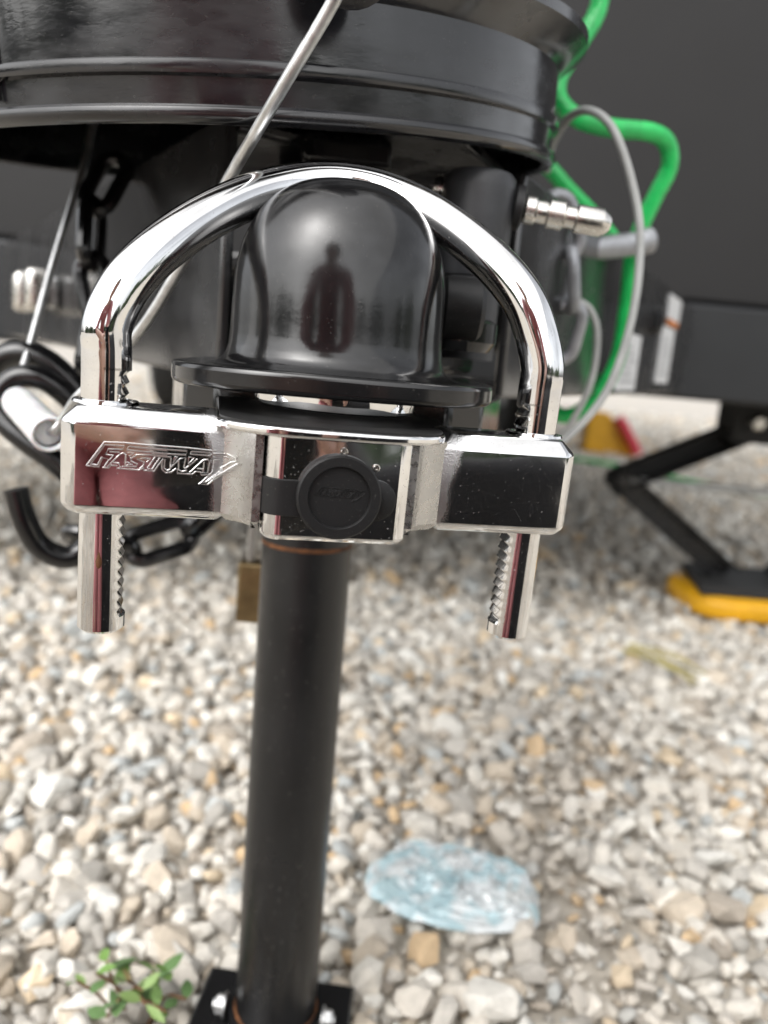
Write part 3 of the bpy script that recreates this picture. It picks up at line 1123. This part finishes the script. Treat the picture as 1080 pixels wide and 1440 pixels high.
# ================================================================== BUCKET (upside down over the jack head)
M_BU = Matrix.Translation((-0.0896, 0.4748, 0.5271)) @ Matrix.Rotation(0.1307, 4, 'X') @ Matrix.Rotation(-0.060, 4, 'Y')
KB = 0.165 / 0.152
bucket = thing('bucket', 'upside-down black plastic bucket with wire handle above the coupler', 'bucket', m=M_BU)
bw = [(0.1475, 0.170), (0.1480, 0.052), (0.1535, 0.0395), (0.1635, 0.0370), (0.1632, 0.0330), (0.1545, 0.0260), (0.1510, 0.0235), (0.1510, 0.0030), (0.1530, 0.0022), (0.1534, 0.0),
      (0.1530, -0.0018), (0.1508, -0.0026), (0.1506, -0.0110), (0.1512, -0.0116), (0.1528, -0.0122), (0.1534, -0.0138), (0.1528, -0.0158), (0.1505, -0.0172), (0.1480, -0.0172), (0.1465, -0.0160),
      (0.1460, 0.052), (0.1440, 0.168)]
V, Fc = lathe([(r * KB, z * KB) for r, z in bw], 160, cap=False)
obj('bucket_wall', V, Fc, 'bucket_plastic', bucket, angle=45)
obj('bucket_bottom', *lathe([(r * KB, z * KB) for r, z in ((0.003, 0.302), (0.132, 0.302), (0.136, 0.306), (0.1475, 0.171), (0.1440, 0.169), (0.128, 0.296), (0.003, 0.296))], 120, cap=False), 'bucket_plastic', bucket, angle=30)
# mould seam seen at the left edge of the frame
sa = M_BU.inverted() @ P(12, 90, 0.335)
am = math.atan2(sa.y, sa.x)
obj('mould_seam', *box(0.1512 * KB, 0.1524 * KB, -0.0006, 0.0006, -0.0100, 0.0225, Matrix.Rotation(am, 4, 'Z')), 'bucket_plastic', bucket)
# wire bail hanging down to the white grip and back up to the far ear
bp1 = [P(492, -60, 0.276), P(470, 0, 0.282), P(400, 118, 0.293), P(362, 183, 0.305), P(333, 232, 0.319), P(300, 291, 0.331), P(262, 360, 0.341), P(204, 455, 0.356), P(140, 530, 0.366), P(108, 560, 0.371), P(88, 590, 0.376), P(66, 606, 0.380)]
bp2 = [P(30, 570, 0.425), P(30, 530, 0.45), P(45, 478, 0.47), P(72, 380, 0.50), P(100, 290, 0.52), P(120, 225, 0.535), P(133, 160, 0.545)]
bail = obj('bail_wire', *tube(catmull(bp1 + bp2, 8), 0.0023, 12), 'zinc', bucket, world=True)
ga, gb = P(70, 611, 0.374), P(26, 566, 0.432)
GM = along(ga, gb)
gl = (gb - ga).length
obj('grip', *lathe([(0.0066, 0.001), (0.0080, -0.0005), (0.0089, 0.0005), (0.0089, gl * 0.33), (0.0084, gl * 0.36), (0.0089, gl * 0.40), (0.0089, gl * 0.7), (0.0083, gl * 0.73), (0.0089, gl * 0.76), (0.0087, gl), (0.0060, gl + 0.0005), (0.0058, 0.003)], 32, GM, cap=False), 'white_plastic', bail, world=True)
obj('grip_plug', *lathe([(0.0001, 0.003), (0.0060, 0.003), (0.0060, 0.006)], 24, GM, cap=False), 'white_plastic', bail, world=True)
obj('ear', *lathe([(0.016, -0.004), (0.016, 0.004), (0.012, 0.006)], 28, along(P(494, -66, 0.292), P(494, -66, 0.278))), 'bucket_plastic', bucket, world=True)


# ================================================================== CHAINS AND HOOKS
def link_mesh(length, width, r):
    a, b = length / 2 - width / 2, width / 2
    pts = []
    for k in range(9):
        t = -math.pi / 2 + math.pi * k / 8
        pts.append(Vector((a + b * math.cos(t), b * math.sin(t), 0)))
    for k in range(9):
        t = math.pi / 2 + math.pi * k / 8
        pts.append(Vector((-a + b * math.cos(t), b * math.sin(t), 0)))
    return tube(pts, r, 10, closed=True)


def chain(name, label, cat_, path, material, length=0.036, width=0.017, r=0.0034, group=None, twist=0.4):
    """links threaded one by one along a hanging path"""
    path = catmull(path, 24)
    inner = length - 2 * r
    t = thing(name, label, cat_, loc=path[0], group=group)
    V, Fc = link_mesh(length - 2 * r, width - 2 * r, r)
    me0 = None
    i, p, idx = 0, path[0], 0
    while True:
        j = i
        while j < len(path) and (path[j] - p).length < inner - r:
            j += 1
        if j >= len(path):
            break
        q = path[j]
        x = (q - p).normalized()
        m = frame_at((p + q) / 2 - t.location, x, Vector((0.25, -1, 0.1)))
        m = m @ Matrix.Rotation(twist + (math.pi / 2 if idx % 2 else 0), 4, 'X')
        if me0 is None:
            o = obj('link', V, Fc, material, t)
            me0 = o.data
        else:
            o = bpy.data.objects.new('link', me0)
            COL.objects.link(o)
            o.parent = t
        o.matrix_basis = m
        p, i, idx = q, j, idx + 1
    return t


chain('safety_chain', 'black safety chain dangling beside the left frame rail', 'chain',
      [P(165, 228, 0.50), P(150, 262, 0.492), P(128, 300, 0.485), P(128, 370, 0.48), P(143, 430, 0.475), P(128, 500, 0.47), P(118, 545, 0.465)], 'black_paint', length=0.046, width=0.026, r=0.0046)
chain('safety_chain', 'black chain sagging below the crossbar behind the toothed left leg', 'chain',
      [P(100, 752, 0.455), P(150, 765, 0.46), P(225, 778, 0.465), P(262, 752, 0.475), P(300, 718, 0.485), P(350, 670, 0.50)], 'black_paint', length=0.050, width=0.028, r=0.0048, twist=1.1)
chain('safety_chain', 'grey steel chain hanging under the stainless pin at the right rail', 'chain',
      [P(778, 280, 0.515), P(792, 330, 0.52), P(806, 385, 0.525), P(800, 440, 0.53), P(786, 490, 0.535), P(770, 540, 0.54)], 'grey_chain', length=0.046, width=0.028, r=0.0042, twist=0.2)

hk = thing('safety_hook', 'thick black bent-rod hook looped round the white bucket grip', 'hook', loc=P(60, 600, 0.44))
obj('hook_rod', *tube(catmull([P(22, 688, 0.415), P(34, 730, 0.416), P(56, 768, 0.42), P(92, 784, 0.425), P(122, 770, 0.43), P(136, 740, 0.432), P(126, 702, 0.432), P(88, 658, 0.432), P(40, 622, 0.432),
                               P(6, 592, 0.434), P(-4, 560, 0.438), P(22, 532, 0.442), P(62, 534, 0.445), P(104, 566, 0.45), P(150, 610, 0.455)], 8), 0.0066, 16), 'black_paint', hk, world=True)
hk2 = thing('safety_hook', 'black hook eye arching above the white grip, nearer the rail', 'hook', loc=P(40, 510, 0.47))
obj('hook_rod', *tube(catmull([P(-26, 560, 0.465), P(-14, 516, 0.466), P(22, 497, 0.468), P(62, 506, 0.470), P(100, 538, 0.472), P(140, 585, 0.475), P(176, 640, 0.48)], 8), 0.0075, 16), 'black_paint', hk2, world=True)

# ================================================================== PADLOCK
pl = thing('padlock', 'brown brass padlock hanging beside the black jack post', 'padlock', loc=P(352, 880, 0.52))
pc = P(352, 832, 0.52)
obj('padlock_body', *box(-0.0085 + pc.x, 0.020 + pc.x, pc.y - 0.007, pc.y + 0.007, pc.z - 0.021, pc.z + 0.022), 'brass', pl, world=True, bevel=0.002)
obj('shackle', *tube(catmull([pc + Vector((0.0125, 0, 0.018)), pc + Vector((0.0125, 0, 0.045)), pc + Vector((0.010, 0, 0.056)), pc + Vector((0.0055, 0, 0.060)), pc + Vector((0.001, 0, 0.056)), pc + Vector((-0.001, 0, 0.045)), pc + Vector((-0.001, 0, 0.018))], 6), 0.0024, 12), 'padlock_steel', pl, world=True)

# ================================================================== CABLES ON THE RIGHT
gc = [P(858, -60, 0.60), P(846, -10, 0.60), P(836, 25, 0.60), P(806, 75, 0.595), P(786, 110, 0.59), P(786, 140, 0.59), P(812, 166, 0.592), P(860, 180, 0.60), P(915, 186, 0.61), P(938, 202, 0.618),
      P(941, 235, 0.625), P(922, 275, 0.63), P(902, 318, 0.635), P(888, 370, 0.64), P(881, 432, 0.645), P(868, 505, 0.65), P(838, 560, 0.655), P(795, 585, 0.66), P(770, 560, 0.68), P(790, 490, 0.70),
      P(842, 435, 0.70), P(868, 392, 0.695), P(868, 350, 0.69), P(842, 312, 0.685), P(800, 268, 0.68), P(772, 236, 0.68), P(742, 210, 0.69)]
obj_ = obj('green_cable', *tube(catmull(gc, 26), 0.0063, 40, weave=0.018, turns=900, lobes=8), 'green_cable')
tag(obj_, 'bright green coiled cable looping beside the bucket against the dark trailer', 'cable')
bc = [P(770, 240, 0.60), P(776, 205, 0.57), P(800, 166, 0.54), P(830, 156, 0.52), P(862, 182, 0.51), P(888, 255, 0.505), P(900, 335, 0.502), P(890, 440, 0.50), P(858, 540, 0.498), P(812, 602, 0.496), P(760, 640, 0.495), P(700, 655, 0.50)]
obj_ = obj('breakaway_cable', *tube(catmull(bc, 10), 0.0026, 12), 'grey_cable')
tag(obj_, 'thin grey breakaway cable arcing down in front of the green cable', 'cable')
obj_ = obj('lock_cable', *tube(catmull([P(806, 420, 0.56), P(830, 436, 0.565), P(840, 475, 0.57), P(830, 540, 0.575), P(800, 600, 0.58), P(775, 625, 0.585)], 8), 0.0024, 10), 'grey_cable')
tag(obj_, 'short slim grey cable hanging from the chain across the white sticker', 'cable')
obj_ = obj('wiring_cord', *tube(catmull([P(735, 372, 0.60), P(790, 356, 0.60), P(840, 349, 0.605), P(885, 344, 0.61), P(914, 338, 0.615)], 8), [0.0085] * 29 + [0.0095] * 4, 16), 'grey_chain')
tag(obj_, 'dark grey rubber cord stub behind the stainless pin', 'cord')

# ================================================================== SCISSOR JACK AND ITS PAD
YJ = 1.46
gz = G(1000, 862).z
cj = P(1095, 600, YJ)
sj = thing('scissor_jack', 'black scissor stabiliser jack with folded arms under the trailer corner', 'jack', loc=(cj.x, YJ, GZ + 0.058))


def bar(a, b, w, t):
    """channel arm from a to b, w tall, t deep"""
    a, b = Vector(a), Vector(b)
    m = frame_at(a, b - a, (0, -1, 0))
    L = (b - a).length
    return merge(box(-0.02, L + 0.02, -w / 2, w / 2, -t / 2, -t / 2 + 0.004, m), box(-0.02, L + 0.02, -w / 2, -w / 2 + 0.004, -t / 2 + 0.0042, t / 2, m), box(-0.02, L + 0.02, w / 2 - 0.004, w / 2, -t / 2 + 0.0042, t / 2, m))


el = P(872, 674, YJ)
tl = P(1046, 606, YJ)
bl_ = P(1012, 800, YJ)
for mir in (0, 1):
    f_ = (lambda v: Vector((2 * cj.x - v.x, v.y, v.z))) if mir else (lambda v: v)
    obj('arm', *bar(f_(el), f_(tl), 0.044, 0.045), 'underside', sj, world=True, bevel=0.001)
    dn = Vector((0, 0.004 if mir else -0.004, 0))
    obj('arm', *bar(f_(el) + dn, f_(bl_) + dn, 0.046, 0.036), 'black_worn', sj, world=True, bevel=0.001)
    obj('pivot', *lathe([(0.014, -0.028), (0.014, 0.028)], 16, Matrix.Translation(f_(el)) @ Matrix.Rotation(math.pi / 2, 4, 'X')), 'black_worn', sj, world=True)
ztop = TR(0.6, YJ - 0.3, 0.098).z
obj('mount_plate', *box(cj.x - 0.10, cj.x + 0.10, YJ - 0.04, YJ + 0.04, tl.z - 0.02, ztop), 'underside', sj, world=True, bevel=0.003)
q = P(1050, 592, YJ)
obj('bolt', *lathe([(0.014, 0), (0.014, 0.012), (0.010, 0.015)], 6, Matrix.Translation((q.x, YJ - 0.041, q.z)) @ Matrix.Rotation(math.pi / 2, 4, 'X')), 'stainless', sj, world=True)
zb0 = G(945, 838).z
bxa = P(960, 818, YJ).x
base = [(bxa, YJ - 0.09), (2 * cj.x - bxa, YJ - 0.09), (2 * cj.x - bxa - 0.03, YJ + 0.09), (bxa + 0.03, YJ + 0.09)]
obj('base_plate', *prism([(a, b) for a, b in base], GZ + 0.058, GZ + 0.075), 'underside', sj, world=True, bevel=0.002)
obj('lead_screw', *tube([el + Vector((-0.01, 0, 0)), Vector((2 * cj.x - el.x + 0.03, el.y, el.z))], 0.007, 10), 'zinc', sj, world=True)
pad = []
for cx_, cy_, a0 in ((bxa + 0.055, YJ - 0.04, 180), (2 * cj.x - bxa - 0.065, YJ - 0.04, 270), (2 * cj.x - bxa - 0.065, YJ + 0.04, 0), (bxa + 0.055, YJ + 0.04, 90)):
    for k in range(7):
        a = math.radians(a0 + 15 * k)
        pad.append((cx_ + 0.065 * math.cos(a), cy_ + 0.065 * math.sin(a)))
obj_ = obj('levelling_pad', *prism(pad, GZ + 0.014, GZ + 0.057, 0.012, 0.008), 'yellow_plastic', None, bevel=0.004, segs=3)
tag(obj_, 'yellow plastic levelling pad under the scissor jack', 'pad')

# wheel chock by the trailer wheel
ck = G(850, 640)
ch = thing('wheel_chock', 'yellow wheel chock with red handle under the trailer beyond the cables', 'wheel chock', loc=(ck.x, ck.y, GZ + 0.01))
V = []
prof = [(-0.13, 0), (0.13, 0), (0.12, 0.06), (0.04, 0.14), (-0.02, 0.22), (-0.10, 0.22), (-0.13, 0.16)]
n_ = len(prof)
for yy in (-0.07, 0.07):
    V += [Vector((x, yy, z)) for x, z in prof]
Fc = [tuple(range(n_)), tuple(range(2 * n_ - 1, n_ - 1, -1))] + [(i, (i + 1) % n_, n_ + (i + 1) % n_, n_ + i) for i in range(n_)]
obj('chock_body', V, Fc, 'yellow_plastic', ch, bevel=0.012, smooth=True)
obj('handle', *tube(catmull([(0.02, -0.09, 0.20), (0.06, -0.11, 0.14), (0.11, -0.13, 0.06), (0.13, -0.14, 0.02)], 5), 0.028, 12), 'red_plastic', ch)

# thin green cord on the gravel
gpts = [G(700, 640), G(860, 662), G(930, 678), G(1000, 694), G(1080, 706), G(1180, 716)]
obj_ = obj('ground_cord', *tube(catmull([Vector((g.x, g.y, GZ + 0.03)) for g in gpts], 8), 0.009, 10), 'green_cord' if 'green_cord' in MATS else 'green_cable')
tag(obj_, 'thin dark green cord lying across the gravel behind the scissor jack', 'cord')

# ================================================================== CRUMPLED PLASTIC
pc_ = G(634, 1266)
a1, a2 = G(512, 1240), G(752, 1282)
ax = (a2 - a1)
Lx = ax.length
an = math.atan2(ax.y, ax.x)
front, backp = G(640, 1318), G(620, 1200)
Wy = (backp - front).length
V, Fc = [], []
nr, na = 15, 46
rn = random.Random(3)
ph = [rn.uniform(0, 6.28) for _ in range(8)]


def film_z(x, y):
    """crumpled: broad folds plus an uneven jitter at every facet corner"""
    return 0.0030 * (0.5 - abs(math.sin(x * 58 + ph[0] + 1.6 * math.sin(y * 66 + ph[6])))) + rn.uniform(-0.0030, 0.0030)


for side in (0, 1):
    for i in range(nr + 1):
        t = i / nr
        for k in range(na):
            a = 2 * math.pi * k / na
            rr = 0.98 + 0.025 * math.sin(3 * a + ph[3]) + 0.02 * math.sin(5 * a + ph[4]) + 0.015 * math.sin(9 * a + ph[5])
            sq = 2 / 2.5
            x = Lx / 2 * t * rr * math.copysign(abs(math.cos(a)) ** sq, math.cos(a))
            y = Wy / 2 * t * rr * math.copysign(abs(math.sin(a)) ** sq, math.sin(a))
            hump = math.sqrt(max(0, 1 - t ** 3))
            z = 0.009 * hump * (1.25 if x > 0.3 * Lx else 1) + film_z(x, y) * (0.4 + 0.6 * hump) if side == 0 else -0.004 * hump
            V.append(Vector((x, y, z)))
off = (nr + 1) * na
for side in (0, 1):
    for i in range(nr):
        for k in range(na):
            k2 = (k + 1) % na
            q = (side * off + i * na + k, side * off + i * na + k2, side * off + (i + 1) * na + k2, side * off + (i + 1) * na + k)
            Fc.append(q if side else q[::-1])
film = obj('plastic_wrapper', V, Fc, 'blue_film', None, angle=12)
film.matrix_basis = Matrix.Translation((pc_.x, pc_.y - 0.008, GZ + 0.020)) @ Matrix.Rotation(an, 4, 'Z')
tag(film, 'crumpled pale blue clear plastic wrapper lying flat on the gravel', 'wrapper')

# ================================================================== WEED
wl_ = G(190, 1438)
weed = thing('weed', 'small leafy green weed growing through the gravel beside the jack foot', 'plant', loc=(wl_.x, wl_.y, GZ))
rw = random.Random(12)


def leaf_mesh():
    pts = [(0, 0, 0), (0.22, 0.17, 0.03), (0.5, 0.26, 0.05), (0.78, 0.17, 0.02), (1.0, 0, -0.05), (0.78, -0.17, 0.02), (0.5, -0.26, 0.05), (0.22, -0.17, 0.03), (0.25, 0, 0), (0.5, 0, 0.005), (0.78, 0, -0.01)]
    f = [(0, 8, 1), (8, 9, 2, 1), (9, 10, 3, 2), (10, 4, 3), (0, 7, 8), (7, 6, 9, 8), (6, 5, 10, 9), (5, 4, 10)]
    return [Vector(p) for p in pts], f


leaf_data = None
targets = [(135, 1368, .05), (150, 1352, .055), (108, 1380, .045), (178, 1378, .05), (200, 1392, .05), (222, 1376, .05), (236, 1366, .052), (262, 1405, .035), (165, 1408, .045), (205, 1412, .045), (235, 1424, .035), (150, 1430, .03)]
for px_, py_, zz in targets:
    tip = G(px_, py_, GZ + zz)
    root_ = Vector((wl_.x + rw.uniform(-0.012, 0.012), wl_.y + rw.uniform(-0.01, 0.012), GZ + 0.004))
    mid_ = (tip + root_) / 2 + Vector((rw.uniform(-.006, .006), rw.uniform(-.006, .006), 0.008))
    stem_o = obj('stem', *tube(catmull([root_, mid_, tip], 5), 0.0009, 6), 'stem', weed, world=True)
    for k in range(3):
        t = 1.0 - 0.2 * k
        p = root_.lerp(mid_, min(1, 2 * t)) if t < 0.5 else mid_.lerp(tip, 2 * t - 1)
        yaw = rw.uniform(0, 6.28)
        sc_ = rw.uniform(0.012, 0.019)
        m = Matrix.Translation(p) @ Matrix.Rotation(yaw, 4, 'Z') @ Matrix.Rotation(rw.uniform(-0.7, 0.2), 4, 'Y') @ Matrix.Rotation(rw.uniform(-0.5, 0.5), 4, 'X') @ Matrix.Scale(sc_, 4)
        if leaf_data is None:
            lv, lf = leaf_mesh()
            o = obj('leaf', lv, lf, 'leaf', weed)
            leaf_data = o.data
        else:
            o = bpy.data.objects.new('leaf', leaf_data)
            COL.objects.link(o)
            o.parent = weed
        o.matrix_basis = basis(weed).inverted() @ m

leaf_variants = [leaf_data]
for k in range(3):
    d2 = leaf_data.copy()
    for v in d2.vertices:
        v.co.y *= (0.75, 1.15, 0.6)[k]
        v.co.z += (0.10, -0.12, 0.16)[k] * (v.co.x ** 2) - (0.0, 0.25, 0.1)[k] * abs(v.co.y)
    m2 = MATS['leaf'].copy()
    m2.name = 'leaf_%s' % ('pale', 'dull', 'brown')[k]
    for nd in m2.node_tree.nodes:
        if nd.type == 'MIX_RGB':
            nd.inputs[1].default_value = ((0.16, 0.26, 0.09, 1), (0.09, 0.17, 0.06, 1), (0.16, 0.16, 0.06, 1))[k]
            nd.inputs[2].default_value = ((0.26, 0.36, 0.12, 1), (0.14, 0.24, 0.09, 1), (0.26, 0.18, 0.09, 1))[k]
    d2.materials[0] = m2
    leaf_variants.append(d2)
for o in weed.children:
    if o.name.startswith('leaf'):
        o.data = rw.choice(leaf_variants[:3] * 3 + leaf_variants[3:])
        o.scale = [c * rw.uniform(0.7, 1.15) for c in o.scale]

# dry straw on the gravel at the right
sv_, sf_ = [], []
for k in range(7):
    a, b = G(890 + rw.uniform(-20, 10), 905 + k * 2, GZ + 0.026), G(970 + rw.uniform(-10, 30), 945 + k * 3, GZ + 0.026)
    m_ = (a + b) / 2 + Vector((rw.uniform(-.02, .02), rw.uniform(-.02, .02), rw.uniform(0, .01)))
    V, Fc = tube(catmull([a, m_, b], 5), 0.0014, 5)
    o_ = len(sv_)
    sv_ += V
    sf_ += [tuple(i + o_ for i in q) for q in Fc]
tag(obj('dry_grass', sv_, sf_, 'dry_grass'), 'few yellow dry grass straws on the gravel', 'grass', kind='stuff')


# ================================================================== PHOTOGRAPHER (behind the camera, mirrored in the chrome and the dome)
def skin(name, joints, bones, material, parent, sub=1):
    """one continuous surface grown round a skeleton: joints name -> (x, y, z, radius)"""
    names = list(joints)
    ix = {n: i for i, n in enumerate(names)}
    inv = basis(parent).inverted()
    me = bpy.data.meshes.new(name)
    me.from_pydata([tuple(inv @ Vector(joints[n][:3])) for n in names], [(ix[a], ix[b]) for a, b in bones], [])
    o = bpy.data.objects.new(name, me)
    COL.objects.link(o)
    o.parent = parent
    md = o.modifiers.new('skin', 'SKIN')
    md.use_smooth_shade = True
    for i, n in enumerate(names):
        r = joints[n][3]
        me.skin_vertices[0].data[i].radius = (r, r)
        me.skin_vertices[0].data[i].use_root = (i == 0)
    s_ = o.modifiers.new('sub', 'SUBSURF')
    s_.levels = s_.render_levels = sub
    me.materials.append(MATS[material])
    return o


PX, PY = -0.10, -0.02
person = thing('person', 'person in dusty rose clothes kneeling with a phone, mirrored in the black dome', 'person', loc=(PX, -0.6 + PY, GZ))
pz = GZ
J = {'pelvis': (PX, -.66 + PY, .26 + pz, .115), 'waist': (PX, -.58 + PY, .40 + pz, .12), 'chest': (PX, -.49 + PY, .58 + pz, .13), 'collar': (PX, -.44 + PY, .70 + pz, .085),
     'neck': (PX, -.41 + PY, .76 + pz, .05), 'jaw': (PX, -.375 + PY, .82 + pz, .066), 'face': (PX, -.36 + PY, .88 + pz, .076), 'crown': (PX, -.385 + PY, .94 + pz, .07)}
Bn = [('pelvis', 'waist'), ('waist', 'chest'), ('chest', 'collar'), ('collar', 'neck'), ('neck', 'jaw'), ('jaw', 'face'), ('face', 'crown')]
for s, n in ((-1, 'l'), (1, 'r')):
    J['shoulder' + n] = (PX + s * .175, -.45 + PY, .665 + pz, .062)
    J['elbow' + n] = (PX + s * .235, -.26 + PY, .46 + pz, .045)
    J['wrist' + n] = (0.018 + s * .075, -.075, .375, .028)
    J['palm' + n] = (0.018 + s * .062, -.040, .378, .027)
    J['hip' + n] = (PX + s * .10, -.64 + PY, .23 + pz, .10)
    J['knee' + n] = (PX + s * .105, -.20 + PY, .105 + pz, .072)
    J['calf' + n] = (PX + s * .12, -.50 + PY, .075 + pz, .058)
    J['ankle' + n] = (PX + s * .11, -.74 + PY, .06 + pz, .042)
    J['toe' + n] = (PX + s * .10, -.88 + PY, .045 + pz, .035)
    Bn += [('collar', 'shoulder' + n), ('shoulder' + n, 'elbow' + n), ('elbow' + n, 'wrist' + n), ('wrist' + n, 'palm' + n), ('pelvis', 'hip' + n), ('hip' + n, 'knee' + n), ('knee' + n, 'calf' + n), ('calf' + n, 'ankle' + n), ('ankle' + n, 'toe' + n)]
    for q in range(4):                      # fingers curled round the phone's edge
        zf = 0.400 - 0.018 * q
        ln = (0.9, 1.0, 0.95, 0.75)[q]
        b0 = (0.018 + s * .064, -.030, zf, .0085)
        J['f%d%sa' % (q, n)] = b0
        J['f%d%sb' % (q, n)] = (0.018 + s * (.052), -.012 + 0.004 * ln - .006, zf - .002, .0080)
        J['f%d%sc' % (q, n)] = (0.018 + s * (.052 - .012 * ln), -.0085 - .004, zf - .004, .0068)
        Bn += [('palm' + n, 'f%d%sa' % (q, n)), ('f%d%sa' % (q, n), 'f%d%sb' % (q, n)), ('f%d%sb' % (q, n), 'f%d%sc' % (q, n))]
    J['t%sa' % n] = (0.018 + s * .054, -.052, .400, .0105)
    J['t%sb' % n] = (0.018 + s * .036, -.040, .412, .0085)
    Bn += [('palm' + n, 't%sa' % n), ('t%sa' % n, 't%sb' % n)]
body = skin('body', J, Bn, 'skin', person)


def cloth(name, keys, bones, grow, material, override=None):
    jj = {k: (J[k][0], J[k][1], J[k][2], J[k][3] + grow) for k in keys}
    if override:
        jj.update(override)
    return skin(name, jj, bones, material, person)


sl = {}
for s, n in ((-1, 'l'), (1, 'r')):
    a, b = Vector(J['elbow' + n][:3]), Vector(J['wrist' + n][:3])
    sl['cuff' + n] = (*a.lerp(b, 0.25), 0.052)
cloth('shirt', ['pelvis', 'waist', 'chest', 'collar', 'shoulderl', 'shoulderr', 'elbowl', 'elbowr'],
      [('pelvis', 'waist'), ('waist', 'chest'), ('chest', 'collar'), ('collar', 'shoulderl'), ('collar', 'shoulderr'), ('shoulderl', 'elbowl'), ('shoulderr', 'elbowr'), ('elbowl', 'cuffl'), ('elbowr', 'cuffr')], 0.014, 'rose_cloth', sl)
cloth('trousers', ['pelvis', 'hipl', 'hipr', 'kneel', 'kneer', 'calfl', 'calfr', 'anklel', 'ankler'],
      [('pelvis', 'hipl'), ('pelvis', 'hipr'), ('hipl', 'kneel'), ('hipr', 'kneer'), ('kneel', 'calfl'), ('kneer', 'calfr'), ('calfl', 'anklel'), ('calfr', 'ankler')], 0.032, 'rose_cloth')
hc = Vector((PX, -.375 + PY, .895 + pz))
V, Fc = lathe([(0.001, 0.098), (0.045, 0.090), (0.078, 0.060), (0.092, 0.020), (0.092, -0.02), (0.084, -0.06)], 28, None, cap=False)
V = [hc + Vector((v.x, (v.y * 1.05 - 0.020 if v.y < 0 else v.y * 0.92 - 0.012), v.z if v.y < 0.03 else max(v.z, 0.042))) for v in V]
obj('hair', V, Fc, 'hair', person, world=True)
for s in (-1, 1):
    obj('eye', *lathe([(0.001, -0.011), (0.008, -0.008), (0.011, 0), (0.008, 0.008), (0.001, 0.011)], 12, Matrix.Translation(hc + Vector((s * 0.031, 0.082, -0.012)))), 'eye_white', body, world=True)
    obj('ear', *tube([hc + Vector((s * 0.082, 0, 0.01)), hc + Vector((s * 0.090, -0.008, -0.005)), hc + Vector((s * 0.084, -0.002, -0.035))], [0.008, 0.013, 0.007], 8), 'skin', body, world=True)
obj('nose', *tube([hc + Vector((0, 0.086, 0.0)), hc + Vector((0, 0.102, -0.026)), hc + Vector((0, 0.090, -0.036))], [0.006, 0.012, 0.007], 10), 'skin', body, world=True)
obj('mouth', *tube([hc + Vector((-0.022, 0.078, -0.062)), hc + Vector((0, 0.086, -0.060)), hc + Vector((0.022, 0.078, -0.062))], [0.003, 0.006, 0.003], 8), 'rose_cloth', body, world=True)

phone = thing('phone', 'black phone held up in both hands, mirrored in the black dome', 'phone', loc=(0.018, -0.012, 0.29))
obj('phone_body', *box(-0.020, 0.056, -0.0155, -0.0075, 0.283, 0.430), 'phone_black', phone, world=True, bevel=0.003, segs=3)

# made-up bag out of view, added to darken the right of the mirror images
bag = thing('stand_in_bag', 'added black bag out of view, stand-in for the dark shape mirrored in the crossbar', 'bag', loc=(0.335, -0.31, GZ))
BT = Matrix.Translation((0.335, -0.31, GZ + 0.012)) @ Matrix.Rotation(math.radians(27), 4, 'Z')
prof = []
for k in range(24):
    a = 2 * math.pi * k / 24
    prof.append((0.135 * math.copysign(abs(math.cos(a)) ** 0.6, math.cos(a)), 0.20 + 0.20 * math.copysign(abs(math.sin(a)) ** 0.6, math.sin(a))))
V, Fc = [], []
xs_ = [-0.245, -0.24, -0.225, -0.14, 0, 0.14, 0.225, 0.24, 0.245]
for i, x in enumerate(xs_):
    k = (0.6, 0.86, 1.0, 1.03, 1.0, 1.04, 1.0, 0.86, 0.6)[i]
    V += [BT @ Vector((x, y * k, 0.20 + (z - 0.20) * (k if z > 0.2 else 1))) for y, z in prof]
for i in range(len(xs_) - 1):
    for k in range(24):
        Fc.append((i * 24 + k, i * 24 + (k + 1) % 24, (i + 1) * 24 + (k + 1) % 24, (i + 1) * 24 + k))
Fc += [tuple(range(24)), tuple((len(xs_) - 1) * 24 + k for k in range(24))]
obj('stand_in_body', V, Fc, 'dark_cloth', bag, world=True)
for y in (-0.09, 0.09):
    obj('handle', *tube(catmull([BT @ Vector(p) for p in ((-0.14, y * 1.5, 0.2), (-0.13, y, 0.41), (-0.08, y * 0.5, 0.47), (0.08, y * 0.5, 0.47), (0.13, y, 0.41), (0.14, y * 1.5, 0.2))], 6), 0.012, 8), 'dark_cloth', bag, world=True)

# ================================================================== far trees behind the photographer (seen only as the dark band in the mirror images)
tv, tf = [], []
rt = random.Random(5)
for i in range(70):
    az = math.radians(rt.uniform(95, 265))
    dist = rt.uniform(34, 48)
    cx, cy = math.sin(az) * dist, math.cos(az) * dist
    hh, ww = rt.uniform(3, 6.5), rt.uniform(3.0, 4.6)
    for k in range(150):
        u, v_, w_ = rt.gauss(0, 0.45), rt.gauss(0, 0.45), rt.random()
        c = Vector((cx + u * ww, cy + v_ * ww, 0.3 + w_ * hh * (1 - 0.45 * min(1.6, abs(u)))))
        sz = rt.uniform(0.3, 0.6)
        R_ = Euler((rt.uniform(0, 6), rt.uniform(0, 6), rt.uniform(0, 6))).to_matrix()
        o_ = len(tv)
        tv += [c + R_ @ Vector(q) * sz for q in ((-1, -.6, 0), (1, -.6, .2), (1, .6, 0), (-1, .6, .2))]
        tf.append((o_, o_ + 1, o_ + 2, o_ + 3))
tag(obj('distant_trees', tv, tf, 'tree_leaf', smooth=False), 'far-off line of dark green trees behind the photographer', 'trees', kind='stuff')
